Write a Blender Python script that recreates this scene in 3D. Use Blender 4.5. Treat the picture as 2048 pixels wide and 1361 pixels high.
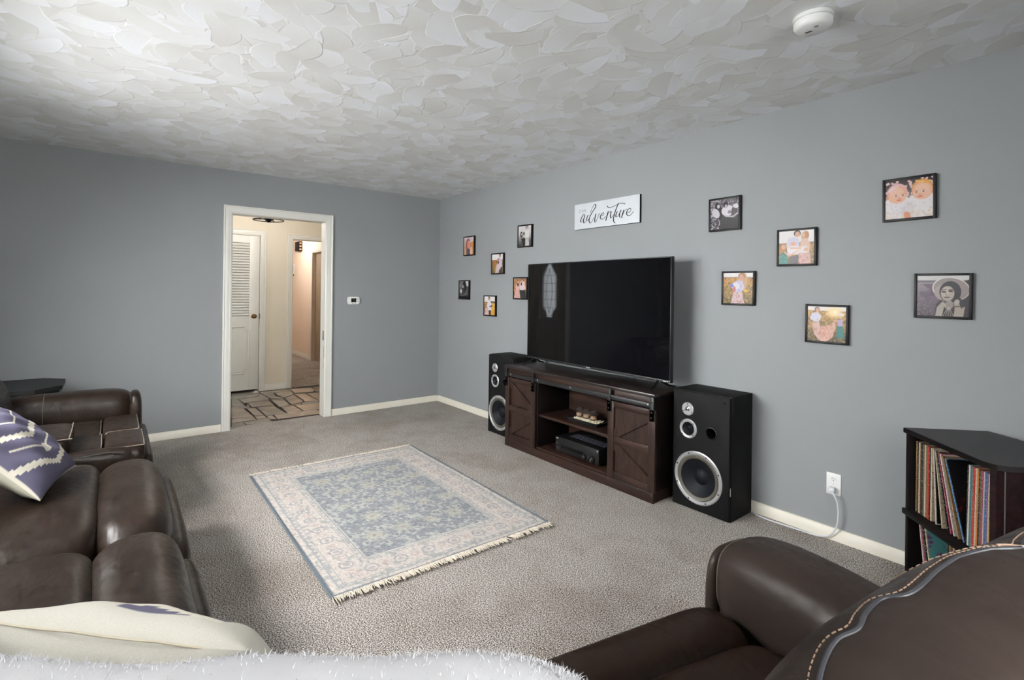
import bpy, bmesh, math, random
import numpy as np
from mathutils import Vector, Matrix
from mathutils.bvhtree import BVHTree
R = random.Random(7)
for o in list(bpy.data.objects): bpy.data.objects.remove(o)
SC = bpy.context.scene
COL = SC.collection
PI = math.pi

def lin(c):
    return tuple(((v/255)/12.92 if v/255 <= .04045 else ((v/255+.055)/1.055)**2.4) for v in c)

# ---------------------------------------------------------------- camera
cd = bpy.data.cameras.new('camera'); cam = bpy.data.objects.new('camera', cd); COL.objects.link(cam)
cd.sensor_width = 36; cd.sensor_fit = 'HORIZONTAL'; cd.lens = 1008.8/2048*36
cd.shift_x = -0.0069; cd.shift_y = -0.0477; cd.clip_start = .02
yaw, rol = math.radians(141.185), math.radians(0.693)
d_ = Vector((math.cos(yaw), math.sin(yaw), 0)); r_ = d_.cross(Vector((0, 0, 1))); u_ = r_.cross(d_)
r2 = r_*math.cos(rol)+u_*math.sin(rol); u2 = -r_*math.sin(rol)+u_*math.cos(rol)
M = Matrix((r2, u2, -d_)).transposed().to_4x4(); M.translation = (5.381, -3.0824, 1.3391)
cam.matrix_world = M; SC.camera = cam

# ---------------------------------------------------------------- light
SC.view_settings.view_transform = 'Standard'; SC.view_settings.look = 'None'
SC.view_settings.gamma = 1; SC.view_settings.use_curve_mapping = False
SC.view_settings.exposure = 0.45
SC.cycles.use_denoising = True
SC.cycles.max_bounces = 10; SC.cycles.diffuse_bounces = 6
W = bpy.data.worlds.new('world'); SC.world = W; W.use_nodes = True
bg = W.node_tree.nodes['Background']; wt = W.node_tree           # overcast sky above, dull lawn below the horizon
tc = wt.nodes.new('ShaderNodeTexCoord'); sx = wt.nodes.new('ShaderNodeSeparateXYZ'); wt.links.new(tc.outputs['Generated'], sx.inputs[0])
wr_ = wt.nodes.new('ShaderNodeValToRGB'); wt.links.new(sx.outputs[2], wr_.inputs[0]); e = wr_.color_ramp.elements
e[0].position = .0; e[0].color = (.16, .17, .14, 1); e[1].position = .03; e[1].color = (.90, .95, 1, 1)
wt.links.new(wr_.outputs[0], bg.inputs[0]); bg.inputs[1].default_value = 3.8
def area(name, loc, rot, sx, sy, power, color, spread=180):
    l = bpy.data.lights.new(name, 'AREA'); l.shape = 'RECTANGLE'; l.size = sx; l.size_y = sy
    l.energy = power; l.color = color; l.spread = math.radians(spread)
    o = bpy.data.objects.new(name, l); COL.objects.link(o); o.location = loc; o.rotation_euler = rot
    return o
area('window_daylight', (2.6, -4.42, 1.5), (math.radians(62), 0, 0), 2.1, 1.3, 178, (1, .985, .96), 134)
area('side_fill_light', (6.46, -2.6, 1.5), (math.radians(66), 0, math.radians(90)), 1.9, 1.2, 58, (1, .98, .95), 135)  # added fill light, shining in through an unseen east window
area('entry_daylight', (-1.33, -3.16, 1.35), (math.radians(90), 0, 0), .7, 1.2, 34, (.97, .98, 1))

# ---------------------------------------------------------------- materials
class N:
    def __init__(s, name):
        s.m = bpy.data.materials.new(name); s.m.use_nodes = True; s.t = s.m.node_tree; s.n = s.t.nodes
        s.b = s.n['Principled BSDF']; s._c = None
    def new(s, typ, **k):
        q = s.n.new(typ)
        for a, v in k.items(): setattr(q, a, v)
        return q
    def link(s, a, b): s.t.links.new(a, b)
    def obj(s):
        if not s._c: s._c = s.new('ShaderNodeTexCoord').outputs['Object']
        return s._c
    def mapping(s, scale=(1, 1, 1), rot=(0, 0, 0), src=None):
        m = s.new('ShaderNodeMapping'); m.inputs['Scale'].default_value = scale; m.inputs['Rotation'].default_value = rot
        s.link(src or s.obj(), m.inputs[0]); return m.outputs[0]
    def noise(s, scale, detail=3, rough=.5, src=None, dist=0):
        q = s.new('ShaderNodeTexNoise'); q.inputs['Scale'].default_value = scale; q.inputs['Detail'].default_value = detail
        q.inputs['Roughness'].default_value = rough; q.inputs['Distortion'].default_value = dist
        s.link(src or s.obj(), q.inputs['Vector']); return q
    def ramp(s, fac, stops, interp='LINEAR'):
        q = s.new('ShaderNodeValToRGB'); q.color_ramp.interpolation = interp; e = q.color_ramp.elements
        while len(e) < len(stops): e.new(.5)
        for i, (p, c) in enumerate(stops): e[i].position = p; e[i].color = (*c, 1) if len(c) == 3 else c
        s.link(fac, q.inputs[0]); return q.outputs[0]
    def math(s, op, a, b=0, c=None):
        q = s.new('ShaderNodeMath', operation=op)
        for i, v in enumerate((a, b) if c is None else (a, b, c)):
            if isinstance(v, (int, float)): q.inputs[i].default_value = v
            else: s.link(v, q.inputs[i])
        return q.outputs[0]
    def mix(s, fac, a, b, mode='MIX'):
        q = s.new('ShaderNodeMix', data_type='RGBA', blend_type=mode)
        for i, v in ((0, fac), (6, a), (7, b)):
            if isinstance(v, (int, float)): q.inputs[i].default_value = v
            elif isinstance(v, tuple): q.inputs[i].default_value = (*v, 1)
            else: s.link(v, q.inputs[i])
        return q.outputs[2]
    def bump(s, h, strength=.3, dist=.01, prev=None):
        q = s.new('ShaderNodeBump'); q.inputs['Strength'].default_value = strength; q.inputs['Distance'].default_value = dist
        s.link(h, q.inputs['Height'])
        if prev: s.link(prev, q.inputs['Normal'])
        s.link(q.outputs[0], s.b.inputs['Normal']); return q.outputs[0]
    def set(s, color=None, rough=None, metal=None, spec=None):
        for k, v in (('Base Color', color), ('Roughness', rough), ('Metallic', metal), ('Specular IOR Level', spec)):
            if v is None: continue
            if isinstance(v, tuple): s.b.inputs[k].default_value = (*v, 1)
            elif isinstance(v, (int, float)): s.b.inputs[k].default_value = v
            else: s.link(v, s.b.inputs[k])
        return s

def plain(name, rgb, rough=.5, metal=0, spec=.5, grain=0, gscale=60, vary=.06, vscale=6):
    n = N(name); c = lin(rgb)
    nz = n.noise(vscale, 4)
    lo = tuple(v*(1-vary) for v in c); hi = tuple(min(1, v*(1+vary)) for v in c)
    n.set(n.ramp(nz.outputs[0], [(.3, lo), (.7, hi)]), rough, metal, spec)
    if grain: n.bump(n.noise(gscale, 3).outputs[0], grain, .002)
    return n.m

def paint_wall(name, rgb):
    n = N(name); c = lin(rgb)
    nz = n.noise(1.3, 3)
    n.set(n.ramp(nz.outputs[0], [(.3, tuple(v*.97 for v in c)), (.7, tuple(v*1.03 for v in c))]), .62, 0, .35)
    n.bump(n.noise(170, 2).outputs[0], .12, .002); return n.m

def leather(name, rgb, rough=.4, vary=.45, spec=.5):
    n = N(name); c = lin(rgb)
    st = n.noise(5, 4, .55, n.mapping((1, 2.2, 1)), .4)
    fine = n.noise(38, 4, .6)
    f = n.mix(.35, st.outputs[0], fine.outputs[0])
    col = n.ramp(f, [(.32, tuple(v*(1-vary) for v in c)), (.5, c), (.68, tuple(v*(1+vary) for v in c))])
    n.set(col, n.ramp(fine.outputs[0], [(.3, (rough-.07,)*3), (.7, (rough+.1,)*3)]), 0, spec)
    v = n.new('ShaderNodeTexVoronoi', feature='DISTANCE_TO_EDGE'); v.inputs['Scale'].default_value = 420
    n.link(n.obj(), v.inputs['Vector'])
    b1 = n.bump(v.outputs[0], .10, .001)
    b2 = n.bump(n.noise(14, 3, .5, None, .3).outputs[0], .22, .006, b1)
    n.bump(n.noise(7, 3, .5, n.mapping((.6, 1.6, 1)), .6).outputs[0], .28, .018, b2)
    return n.m

def wood(name, rgb, axis=0, rough=.42, contrast=.5, scale=1, spec=.4):
    n = N(name); c = lin(rgb)
    sc = [9*scale]*3; sc[axis] = .9*scale
    g = n.noise(2.2, 7, .65, n.mapping(tuple(sc)), 1.4)
    g2 = n.noise(9, 3, .6, n.mapping(tuple([v*3 for v in sc])), .2)
    f = n.mix(.35, g.outputs[0], g2.outputs[0])
    n.set(n.ramp(f, [(.36, tuple(v*(1-contrast) for v in c)), (.5, c), (.62, tuple(v*(1+contrast) for v in c))]), rough, 0, spec)
    n.bump(f, .15, .002); return n.m

def fabric(name, rgb=None, rough=.9, attr=False, scale=600, soft=.3):
    n = N(name)
    if attr:
        a = n.new('ShaderNodeAttribute', attribute_name='Col'); src = a.outputs[0]
    else:
        c = lin(rgb); src = n.ramp(n.noise(7, 4).outputs[0], [(.3, tuple(v*.95 for v in c)), (.7, tuple(min(1, v*1.05) for v in c))])
    nz = n.noise(scale, 2)
    n.set(n.mix(.18, src, n.ramp(nz.outputs[0], [(.3, (.35,)*3), (.7, (1,)*3)]), 'MULTIPLY'), rough, 0, .2)
    n.bump(nz.outputs[0], soft, .002); return n.m

M_ = {}
M_['wall'] = paint_wall('grey_blue_wall_paint', (137, 140, 143))
M_['wallcream'] = paint_wall('cream_wall_paint', (222, 214, 199))
M_['wallpink'] = paint_wall('hall_wall_paint', (226, 212, 198))
M_['trim'] = plain('cream_gloss_trim', (216, 215, 209), .35, vary=.02)
M_['base'] = plain('ivory_baseboard', (218, 213, 200), .4, vary=.03)
M_['white'] = plain('white_plastic', (226, 227, 226), .35, vary=.01)
M_['door'] = plain('white_door_paint', (222, 222, 218), .4, vary=.02)
M_['black'] = plain('black_satin', (14, 14, 15), .5, spec=.25, grain=.1)
M_['blackvinyl'] = plain('black_vinyl_woodgrain', (15, 15, 16), .62, spec=.14, grain=.3, gscale=240, vary=.2, vscale=30)
M_['blackmetal'] = plain('black_powder_coated_metal', (26, 27, 29), .42, .3, grain=.05)
M_['silver'] = plain('brushed_silver', (196, 198, 200), .33, .75)
M_['chrome'] = plain('chrome', (235, 235, 235), .12, 1)
M_['brass'] = plain('aged_brass', (120, 88, 48), .3, .9)
M_['cone'] = plain('dark_cone_paper', (18, 20, 25), .55, vary=.15, spec=.14)
M_['rubber'] = plain('grey_brown_rubber_surround', (78, 74, 66), .55)
M_['hole'] = plain('dark_recess', (6, 6, 7), .7)
M_['leather'] = leather('dark_brown_leather', (33, 24, 18), .36, .38, .26)
M_['leather2'] = leather('chocolate_leather', (35, 23, 16), .38, .25, .2)
M_['leatherback'] = leather('grey_brown_leather', (46, 38, 34), .42, .14, .16)
M_['stitch'] = plain('tan_thread', (150, 124, 104), .7)
M_['stitchgrey'] = plain('pale_piping_thread', (94, 86, 76), .7)
M_['piping'] = plain('slate_piping_leather', (46, 47, 52), .42)
M_['woodx'] = wood('espresso_wood_horizontal', (41, 26, 20), 0, .45, .75, 1, .25)
M_['woodz'] = wood('espresso_wood_vertical', (41, 27, 21), 2, .45, .75, 1, .25)
M_['woodtop'] = wood('dark_wood_top', (34, 27, 25), 0, .3)
M_['wooddark'] = wood('dark_and_shaded_wood', (16, 10, 10), 0, .5, .55, 1, .15)  # on the console its near-black stands for interior shade; own colour on the tag
M_['shelfwood'] = wood('espresso_laminate', (13, 9, 9), 0, .5, .3, 1, .15)
M_['shelftop'] = plain('charcoal_laminate_top', (38, 35, 36), .42, spec=.3, grain=.2, gscale=300, vary=.12, vscale=90)
M_['mahog'] = wood('mahogany_laminate', (28, 11, 12), 0, .5, .8, 1, .15)
M_['tabletop'] = plain('charcoal_painted_tabletop', (32, 32, 34), .45, spec=.3, grain=.1, vary=.1)
M_['pebble'] = plain('cream_pebbles', (214, 203, 178), .6, vary=.25, vscale=90)
M_['candle'] = plain('peach_wax', (206, 160, 130), .6)
M_['stonegrout'] = plain('dark_stone_joint', (44, 38, 34), .8, grain=.4)
M_['cable'] = plain('white_cable_sheath', (205, 208, 214), .45)
M_['fur'] = plain('white_fleece', (182, 182, 185), .95, spec=.05)
M_["attrprint"] = fabric("glossy_photo_print", attr=True, rough=.35, soft=0)
M_['rug'] = fabric('woven_rug_pile', attr=True, scale=420, soft=.9)
M_['ikat'] = fabric('woven_cotton_print', attr=True, scale=500, soft=.22)
M_['cream'] = fabric('cream_linen', (226, 221, 205), scale=500, soft=.6)
M_['fringe'] = fabric('cream_rug_fringe', (204, 194, 180), scale=300)

n = N('glass'); n.set((.9, .93, .93), .03); n.b.inputs['Transmission Weight'].default_value = 1; n.b.inputs['IOR'].default_value = 1.45; M_['glass'] = n.m
n = N('tv_screen_glass'); n.set((.003, .003, .004), .03, 0, .22); n.set(n.ramp(n.noise(3).outputs[0], [(0, (.002, .002, .0025)), (1, (.004, .004, .005))])); M_['screen'] = n.m
n = N('warm_lamp_glow'); n.b.inputs['Emission Color'].default_value = (1, .82, .62, 1); n.b.inputs['Emission Strength'].default_value = 14
n.set(n.ramp(n.noise(3).outputs[0], [(0, (.8, .7, .6)), (1, (.9, .8, .7))])); M_['bulb'] = n.m
n = N('leaded_glass_daylight'); n.set((.8, .84, .86), .5); n.b.inputs['Transmission Weight'].default_value = .9
n.bump(n.noise(60, 3).outputs[0], .5, .01); M_['leaded'] = n.m

# carpet: short twisted pile, salt and pepper
n = N('grey_beige_carpet')
a = n.noise(165, 2, .8); b = n.noise(330, 2, .6); big = n.noise(1.6, 3, .55, None, .6); mid = n.noise(7, 3)
f = n.mix(.4, a.outputs[0], b.outputs[0])
pile = n.ramp(f, [(.41, lin((40, 35, 32))), (.475, lin((124, 118, 113))), (.525, lin((176, 170, 164))), (.59, lin((232, 227, 221)))])
tint = n.ramp(n.mix(.3, big.outputs[0], mid.outputs[0]), [(.40, (.83, .80, .775)), (.56, (1, 1, 1))])
n.set(n.mix(1., pile, tint, 'MULTIPLY'), .95, 0, .1)
b1 = n.bump(a.outputs[0], .9, .006); n.bump(mid.outputs[0], .25, .02, b1); M_['carpet'] = n.m

# ceiling: overlapping trowelled plaster strokes, each an elongated curved dab laid over the last
def dab(n, scale, seed, L, Wd):
    mp = n.new('ShaderNodeMapping'); mp.inputs['Location'].default_value = (seed, seed*1.7, 0); n.link(n.obj(), mp.inputs[0])
    nz = n.noise(3.2, 2, .5, mp.outputs[0])
    dv = n.new('ShaderNodeVectorMath', operation='SUBTRACT'); n.link(nz.outputs['Color'], dv.inputs[0]); dv.inputs[1].default_value = (.5, .5, .5)
    sc = n.new('ShaderNodeVectorMath', operation='SCALE'); n.link(dv.outputs[0], sc.inputs[0]); sc.inputs['Scale'].default_value = .10
    ad = n.new('ShaderNodeVectorMath', operation='ADD'); n.link(mp.outputs[0], ad.inputs[0]); n.link(sc.outputs[0], ad.inputs[1])
    v = n.new('ShaderNodeTexVoronoi', voronoi_dimensions='2D', feature='F1'); v.inputs['Scale'].default_value = scale; v.inputs['Randomness'].default_value = .85
    n.link(ad.outputs[0], v.inputs['Vector'])
    loc = n.new('ShaderNodeVectorMath', operation='SUBTRACT'); n.link(ad.outputs[0], loc.inputs[0]); n.link(v.outputs['Position'], loc.inputs[1])
    sep = n.new('ShaderNodeSeparateXYZ'); n.link(loc.outputs[0], sep.inputs[0])
    cs = n.new('ShaderNodeSeparateColor'); n.link(v.outputs['Color'], cs.inputs[0])
    ang = n.math('MULTIPLY_ADD', cs.outputs[0], 4.2, -.6)
    ca, sa = n.math('COSINE', ang), n.math('SINE', ang)
    h = n.math('MULTIPLY', n.math('ADD', n.math('MULTIPLY', sep.outputs[0], ca), n.math('MULTIPLY', sep.outputs[1], sa)), 1/L)
    w = n.math('MULTIPLY', n.math('SUBTRACT', n.math('MULTIPLY', sep.outputs[1], ca), n.math('MULTIPLY', sep.outputs[0], sa)), 1/Wd)
    w = n.math('ADD', w, n.math('MULTIPLY', n.math('MULTIPLY', h, h), .9))
    d = n.math('ADD', n.math('MULTIPLY', h, h), n.math('MULTIPLY', w, w))
    mask = n.ramp(d, [(.86, (1, 1, 1)), (1, (0, 0, 0))])
    streak = n.new('ShaderNodeTexNoise'); streak.inputs['Scale'].default_value = 1; streak.inputs['Detail'].default_value = 3
    cx = n.new('ShaderNodeCombineXYZ'); n.link(n.math('MULTIPLY', w, 9), cx.inputs[0]); n.link(n.math('MULTIPLY', h, 1.2), cx.inputs[1]); n.link(n.math('MULTIPLY', cs.outputs[1], 30), cx.inputs[2])
    n.link(cx.outputs[0], streak.inputs['Vector'])
    hh = n.math('ADD', n.math('ADD', n.math('MULTIPLY', w, .30), n.math('MULTIPLY', h, .22)), n.math('ADD', n.math('MULTIPLY', streak.outputs[0], .10), n.math('MULTIPLY', n.math('POWER', n.math('MINIMUM', d, 1), 3), .10)))
    tint = n.math('ADD', n.math('MULTIPLY', cs.outputs[2], .55), n.math('MULTIPLY_ADD', h, .22, .22))
    return mask, hh, tint
n = N('swirled_plaster_ceiling')
h = n.math('MULTIPLY', n.noise(6, 3).outputs[0], .3); k = n.noise(5, 2).outputs[0]
for scale, seed, Ls, Ws in ((5.0, 0, .15, .085), (4.4, 3.1, .17, .075), (5.6, 7.7, .13, .07), (5.2, 12.3, .15, .065), (4.0, 17.9, .17, .06)):
    m_, h_, t_ = dab(n, scale, seed, Ls, Ws)
    h = n.mix(m_, h, n.math('ADD', h_, .12)); k = n.mix(m_, k, t_)
n.set(n.ramp(k, [(.1, lin((210, 209, 207))), (.5, lin((224, 225, 226))), (.9, lin((236, 238, 245)))]), .48, 0, .4)
n.bump(h, .27, .010); M_['ceiling'] = n.m

def stone(i, rgb):
    n = N('slate_tile_%d' % i); c = lin(rgb)
    nz = n.noise(3.5, 6, .6, None, 1.2)
    n.set(n.ramp(nz.outputs[0], [(.3, tuple(v*.8 for v in c)), (.7, tuple(v*1.2 for v in c))]), .22, 0, .5)
    n.bump(n.noise(11, 4).outputs[0], .12, .004); return n.m
STONE = [stone(i, c) for i, c in enumerate([(150, 137, 126), (140, 131, 122), (134, 130, 124), (154, 141, 128)])]

# ---------------------------------------------------------------- mesh building
class MB:
    def __init__(s): s.v = []; s.f = []
    def add(s, vs, fs):
        k = len(s.v); s.v += [tuple(v) for v in vs]; s.f += [tuple(i+k for i in f) for f in fs]; return s
    def box(s, x0, y0, z0, x1, y1, z1, bev=0, rot=None, seg=2):
        bm = bmesh.new(); bmesh.ops.create_cube(bm, size=1)
        c = Vector(((x0+x1)/2, (y0+y1)/2, (z0+z1)/2)); d = Vector((abs(x1-x0), abs(y1-y0), abs(z1-z0)))
        for v in bm.verts: v.co = Vector((v.co.x*d.x, v.co.y*d.y, v.co.z*d.z))
        if bev: bmesh.ops.bevel(bm, geom=bm.edges[:], offset=min(bev, min(d)*.49), segments=seg, affect='EDGES', profile=.5)
        bm.verts.index_update()
        vs = [(rot @ v.co if rot else v.co)+c for v in bm.verts]; fs = [[v.index for v in f.verts] for f in bm.faces]
        bm.free(); return s.add(vs, fs)
    def tube(s, pts, r, n=8, closed=False):
        pts = [Vector(p) for p in pts]; m = len(pts); rs = r if isinstance(r, (list, tuple)) else [r]*m
        vs = []; up = None
        for i, p in enumerate(pts):
            a = pts[(i-1) % m] if (closed or i) else p; b = pts[(i+1) % m] if (closed or i < m-1) else p
            t = (b-a).normalized() if (b-a).length > 1e-9 else Vector((0, 0, 1))
            if up is None: up = t.orthogonal().normalized()
            up = (up-t*up.dot(t)); up = up.normalized() if up.length > 1e-6 else t.orthogonal().normalized()
            w = t.cross(up)
            vs += [p+(up*math.cos(2*PI*k/n)+w*math.sin(2*PI*k/n))*rs[i] for k in range(n)]
        fs = []
        for i in range(m if closed else m-1):
            j = (i+1) % m
            fs += [(i*n+k, i*n+(k+1) % n, j*n+(k+1) % n, j*n+k) for k in range(n)]
        if not closed: fs += [tuple(range(n))[::-1], tuple(range((m-1)*n, m*n))]
        return s.add(vs, fs)
    def lathe(s, c, prof, ax=(0, 0, 1), n=24, caps=True):
        ax = Vector(ax).normalized(); u = ax.orthogonal().normalized(); w = ax.cross(u); c = Vector(c); vs = []; fs = []
        for r, h in prof: vs += [c+ax*h+(u*math.cos(2*PI*k/n)+w*math.sin(2*PI*k/n))*r for k in range(n)]
        for i in range(len(prof)-1): fs += [(i*n+k, i*n+(k+1) % n, (i+1)*n+(k+1) % n, (i+1)*n+k) for k in range(n)]
        if caps:
            if prof[0][0] > 1e-5: fs.append(tuple(range(n))[::-1])
            if prof[-1][0] > 1e-5: fs.append(tuple(range((len(prof)-1)*n, len(prof)*n)))
        return s.add(vs, fs)
    def prism(s, poly, z0, z1):
        a = sum(poly[i][0]*poly[(i+1) % len(poly)][1]-poly[(i+1) % len(poly)][0]*poly[i][1] for i in range(len(poly)))
        if a < 0: poly = poly[::-1]
        k = len(poly); vs = [(x, y, z0) for x, y in poly]+[(x, y, z1) for x, y in poly]
        return s.add(vs, [tuple(range(k))[::-1], tuple(range(k, 2*k))]+[(i, (i+1) % k, k+(i+1) % k, k+i) for i in range(k)])
    def extr(s, poly, axis, a0, a1):      # poly in the two other axes
        k = len(s.v); t = MB().prism(poly, a0, a1)
        mp = {0: lambda p: (p[2], p[0], p[1]), 1: lambda p: (p[0], p[2], p[1])}[axis]
        fs = t.f if axis == 0 else [f[::-1] for f in t.f]
        return s.add([mp(p) for p in t.v], fs)
    def cushion(s, c, size, p=4, n=14, fn=None, rot=None):
        bm = bmesh.new(); bmesh.ops.create_cube(bm, size=2)
        bmesh.ops.subdivide_edges(bm, edges=bm.edges[:], cuts=n-1, use_grid_fill=True)
        bm.verts.index_update(); vs = []
        P3 = p if isinstance(p, (tuple, list)) else (p,)*3
        for v in bm.verts:
            q = v.co.copy()
            q = Vector([math.copysign(math.sin(abs(t)*PI/2)**.9 if abs(t) < 1 else 1, t) for t in q])
            lo, hi = 0., 2.
            for _ in range(18):
                m = (lo+hi)/2
                if sum(abs(q[i]*m)**P3[i] for i in range(3)) < 1: lo = m
                else: hi = m
            q = q*lo
            w = Vector((q.x*size[0]/2, q.y*size[1]/2, q.z*size[2]/2))
            if fn: w = fn(w, q)
            if rot: w = rot @ w
            vs.append(w+Vector(c))
        fs = [[v.index for v in f.verts] for f in bm.faces]; bm.free(); return s.add(vs, fs)
    def mesh(s, name, mat, angle=35):
        me = bpy.data.meshes.new(name); me.from_pydata(s.v, [], s.f); me.update()
        if mat: me.materials.append(mat)
        me.shade_smooth()
        if angle < 180: me.set_sharp_from_angle(angle=math.radians(angle))
        return me

WM = {}
def tag(o, label=None, cat=None, group=None, kind=None):
    for k, v in (('label', label), ('category', cat), ('group', group), ('kind', kind)):
        if v: o[k] = v
    return o
def thing(name, label, cat, loc=(0, 0, 0), rz=0, group=None):
    o = bpy.data.objects.new(name, None); COL.objects.link(o); o.empty_display_size = .1
    m = Matrix.Translation(loc) @ Matrix.Rotation(rz, 4, 'Z'); o.matrix_world = m; WM[o] = m
    return tag(o, label, cat, group)
def part(name, mb, mat, parent=None, local=False, angle=35, label=None, kind=None):
    me = mb if isinstance(mb, bpy.types.Mesh) else mb.mesh(name, mat, angle)
    o = bpy.data.objects.new(name, me); COL.objects.link(o)
    if parent is not None:
        o.parent = parent
        if local: WM[o] = WM[parent]
        else:
            o.matrix_parent_inverse = WM[parent].inverted(); WM[o] = Matrix.Identity(4)
    else: WM[o] = Matrix.Identity(4)
    return tag(o, label=label, kind=kind)
def struct(name, mb, mat, angle=35): return tag(part(name, mb, mat, angle=angle), kind='structure')
def copy_tree(o, parent=None):
    c = o.copy(); COL.objects.link(c)
    if parent is not None: c.parent = parent
    for ch in list(o.children): copy_tree(ch, c)
    return c
def smooth_path(pts, k=6, closed=False):
    P = [Vector(p) for p in pts]; out = []; m = len(P)
    for i in range(m if closed else m-1):
        g = lambda j: P[j % m] if closed else P[max(0, min(m-1, j))]
        a, b, c, d = g(i-1), g(i), g(i+1), g(i+2)
        for t in range(k):
            t /= k; out.append(.5*((2*b)+(c-a)*t+(2*a-5*b+4*c-d)*t*t+(3*b-a-3*c+d)*t**3))
    if not closed: out.append(P[-1])
    return out
def grid_paint(name, n, m, pos, img, mat, thick=0):
    """flat or curved grid mesh with painted colours; pos(u,v)->xyz, img array (m,n,3) sRGB 0-255, v up"""
    us = np.linspace(0, 1, n); vs = np.linspace(0, 1, m)
    V = [pos(u, v) for v in vs for u in us]
    F = [(j*n+i, j*n+i+1, (j+1)*n+i+1, (j+1)*n+i) for j in range(m-1) for i in range(n-1)]
    me = bpy.data.meshes.new(name); me.from_pydata(V, [], F); me.update(); me.materials.append(mat)
    set_col(me, img.reshape(-1, 3)); me.shade_smooth(); return me
def set_col(me, rgb):
    c = np.clip(rgb/255., 0, 1); c = np.where(c <= .04045, c/12.92, ((c+.055)/1.055)**2.4)
    at = me.color_attributes.new('Col', 'FLOAT_COLOR', 'POINT')
    at.data.foreach_set('color', np.concatenate([c, np.ones((len(c), 1))], 1).astype(np.float32).ravel())
# ================================================================ STRUCTURE
H = 2.44; XE, YS, T = 6.3, -4.25, .12
struct('floor', MB().box(-.11, YS, -.06, XE, 0, 0).box(-6.3, -1.45, -.06, -1.85, -.1, .004), M_['carpet'])
struct('ceiling', MB().box(-T, YS, H, XE+T, T, H+.1), M_['ceiling'])
struct('ceiling', MB().box(-6.3, -3.45, H, -T, T, H+.1), M_['wallcream'])
struct('wall_north', MB().box(-T, 0, -.06, XE+T, T, H), M_['wall'])
OY0, OY1, OZ = -2.215, -1.36, 2.036     # doorway clear opening
struct('wall_west', MB().box(-T, YS, -.06, 0, OY0-.02, H).box(-T, OY1+.02, -.06, 0, 0, H).box(-T, OY0-.02, OZ+.02, 0, OY1+.02, H), M_['wall'])
def holed(name, axis, c0, c1, a0, a1, holes, m):
    b = MB(); xs = a0
    def bx(u0, u1, z0, z1):
        b.box(*((u0, c0, z0, u1, c1, z1) if axis == 'x' else (c0, u0, z0, c1, u1, z1)))
    for h0, h1, z0, z1 in holes:
        bx(xs, h0, -.06, H); bx(h0, h1, z1, H)
        if z0 > -.05: bx(h0, h1, -.06, z0)
        xs = h1
    bx(xs, a1, -.06, H); return struct(name, b, m)
holed('wall_south', 'x', YS-T, YS, -T, XE+T, [(1.5, 3.7, .85, 2.15)], M_['wall'])
holed('wall_east', 'y', XE, XE+T, YS, 0, [(-3.55, -1.65, .85, 2.1)], M_['wall'])
def window(name, fr, gl, sill):
    w = struct(name, fr, M_['trim']); part('glass_pane', gl, M_['glass'], w); part('window_sill', sill, M_['trim'], w)
f = MB()
for a, b_ in ((1.5, 1.55), (2.57, 2.63), (3.65, 3.7)): f.box(a, -4.34, .85, b_, -4.28, 2.15)
f.box(1.55, -4.34, .85, 3.65, -4.28, .9).box(1.55, -4.34, 2.1, 3.65, -4.28, 2.15)
window('window_1', f, MB().box(1.55, -4.315, .9, 3.65, -4.31, 2.1), MB().box(1.44, -4.25, .82, 3.76, -4.2, .85))
f = MB()
for a, b_ in ((-3.55, -3.5), (-2.63, -2.57), (-1.7, -1.65)): f.box(6.34, a, .85, 6.4, b_, 2.1)
f.box(6.34, -3.5, .85, 6.4, -1.7, .9).box(6.34, -3.5, 2.05, 6.4, -1.7, 2.1)
window('window_added', f, MB().box(6.365, -3.5, .9, 6.37, -1.7, 2.05), MB().box(6.25, -3.6, .82, 6.3, -1.6, .85))  # unseen east window, added to let in fill from behind the camera

# baseboards with a stepped top
def bprof(h=.068, t=.013): return [(0, 0), (t, 0), (t, h*.72), (t*.55, h*.86), (t*.5, h), (0, h)]
def base(name, axis, wallc, sgn, a0, a1, m=None, h=.068, z=0):
    poly = [(wallc+sgn*p, z+q) for p, q in bprof(h)]
    if axis == 'x': b = MB().extr(poly, 0, a0, a1)                 # runs along x; poly in (y,z)
    else: b = MB().extr(poly, 1, a0, a1)                         # runs along y; poly in (x,z)
    return struct(name, b, m or M_['base'])
base('baseboard_north', 'x', 0, -1, .013, XE)
base('baseboard_west', 'y', 0, 1, OY1+.08, -.013); base('baseboard_west', 'y', 0, 1, YS, OY0-.078)
base('baseboard_south', 'x', YS, 1, .013, XE); base('baseboard_east', 'y', XE, -1, YS, 0)

# doorway casing: moulded boards and jamb
def casing(name, x, sgn, y0, y1, ztop, w=.075, z0=0, m=None):
    """architrave on wall plane x, opening y0..y1"""
    prof = [(0, 0), (0, .020), (.010, .022), (.016, .018), (.032, .020), (w-.022, .013), (w-.014, .015), (w-.004, .011), (w, .008), (w, 0)]
    b = MB()
    for side in (0, 1):
        vs = []; rows = []
        for p, q in prof:
            yy = (y0-w+p) if side == 0 else (y1+w-p)
            rows.append((yy, q, ztop+w-p))
        k = len(rows)
        vs = [(x+sgn*q, yy, z0) for yy, q, zt in rows]+[(x+sgn*q, yy, zt) for yy, q, zt in rows]
        fs = [(i, i+1, k+i+1, k+i) for i in range(k-1)]+[tuple(range(k))]
        b.add(vs, fs if side == 0 else [f[::-1] for f in fs])
    rows = [(ztop+w-p, q, y0-w+p, y1+w-p) for p, q in prof]; k = len(rows)
    vs = [(x+sgn*q, a, z) for z, q, a, c in rows]+[(x+sgn*q, c, z) for z, q, a, c in rows]
    b.add(vs, [(i, k+i, k+i+1, i+1) for i in range(k-1)])
    return struct(name, b, m or M_['trim'])
casing('trim_1', 0, 1, OY0, OY1, OZ)
casing('trim_2', -T, -1, OY0, OY1, OZ)
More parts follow.
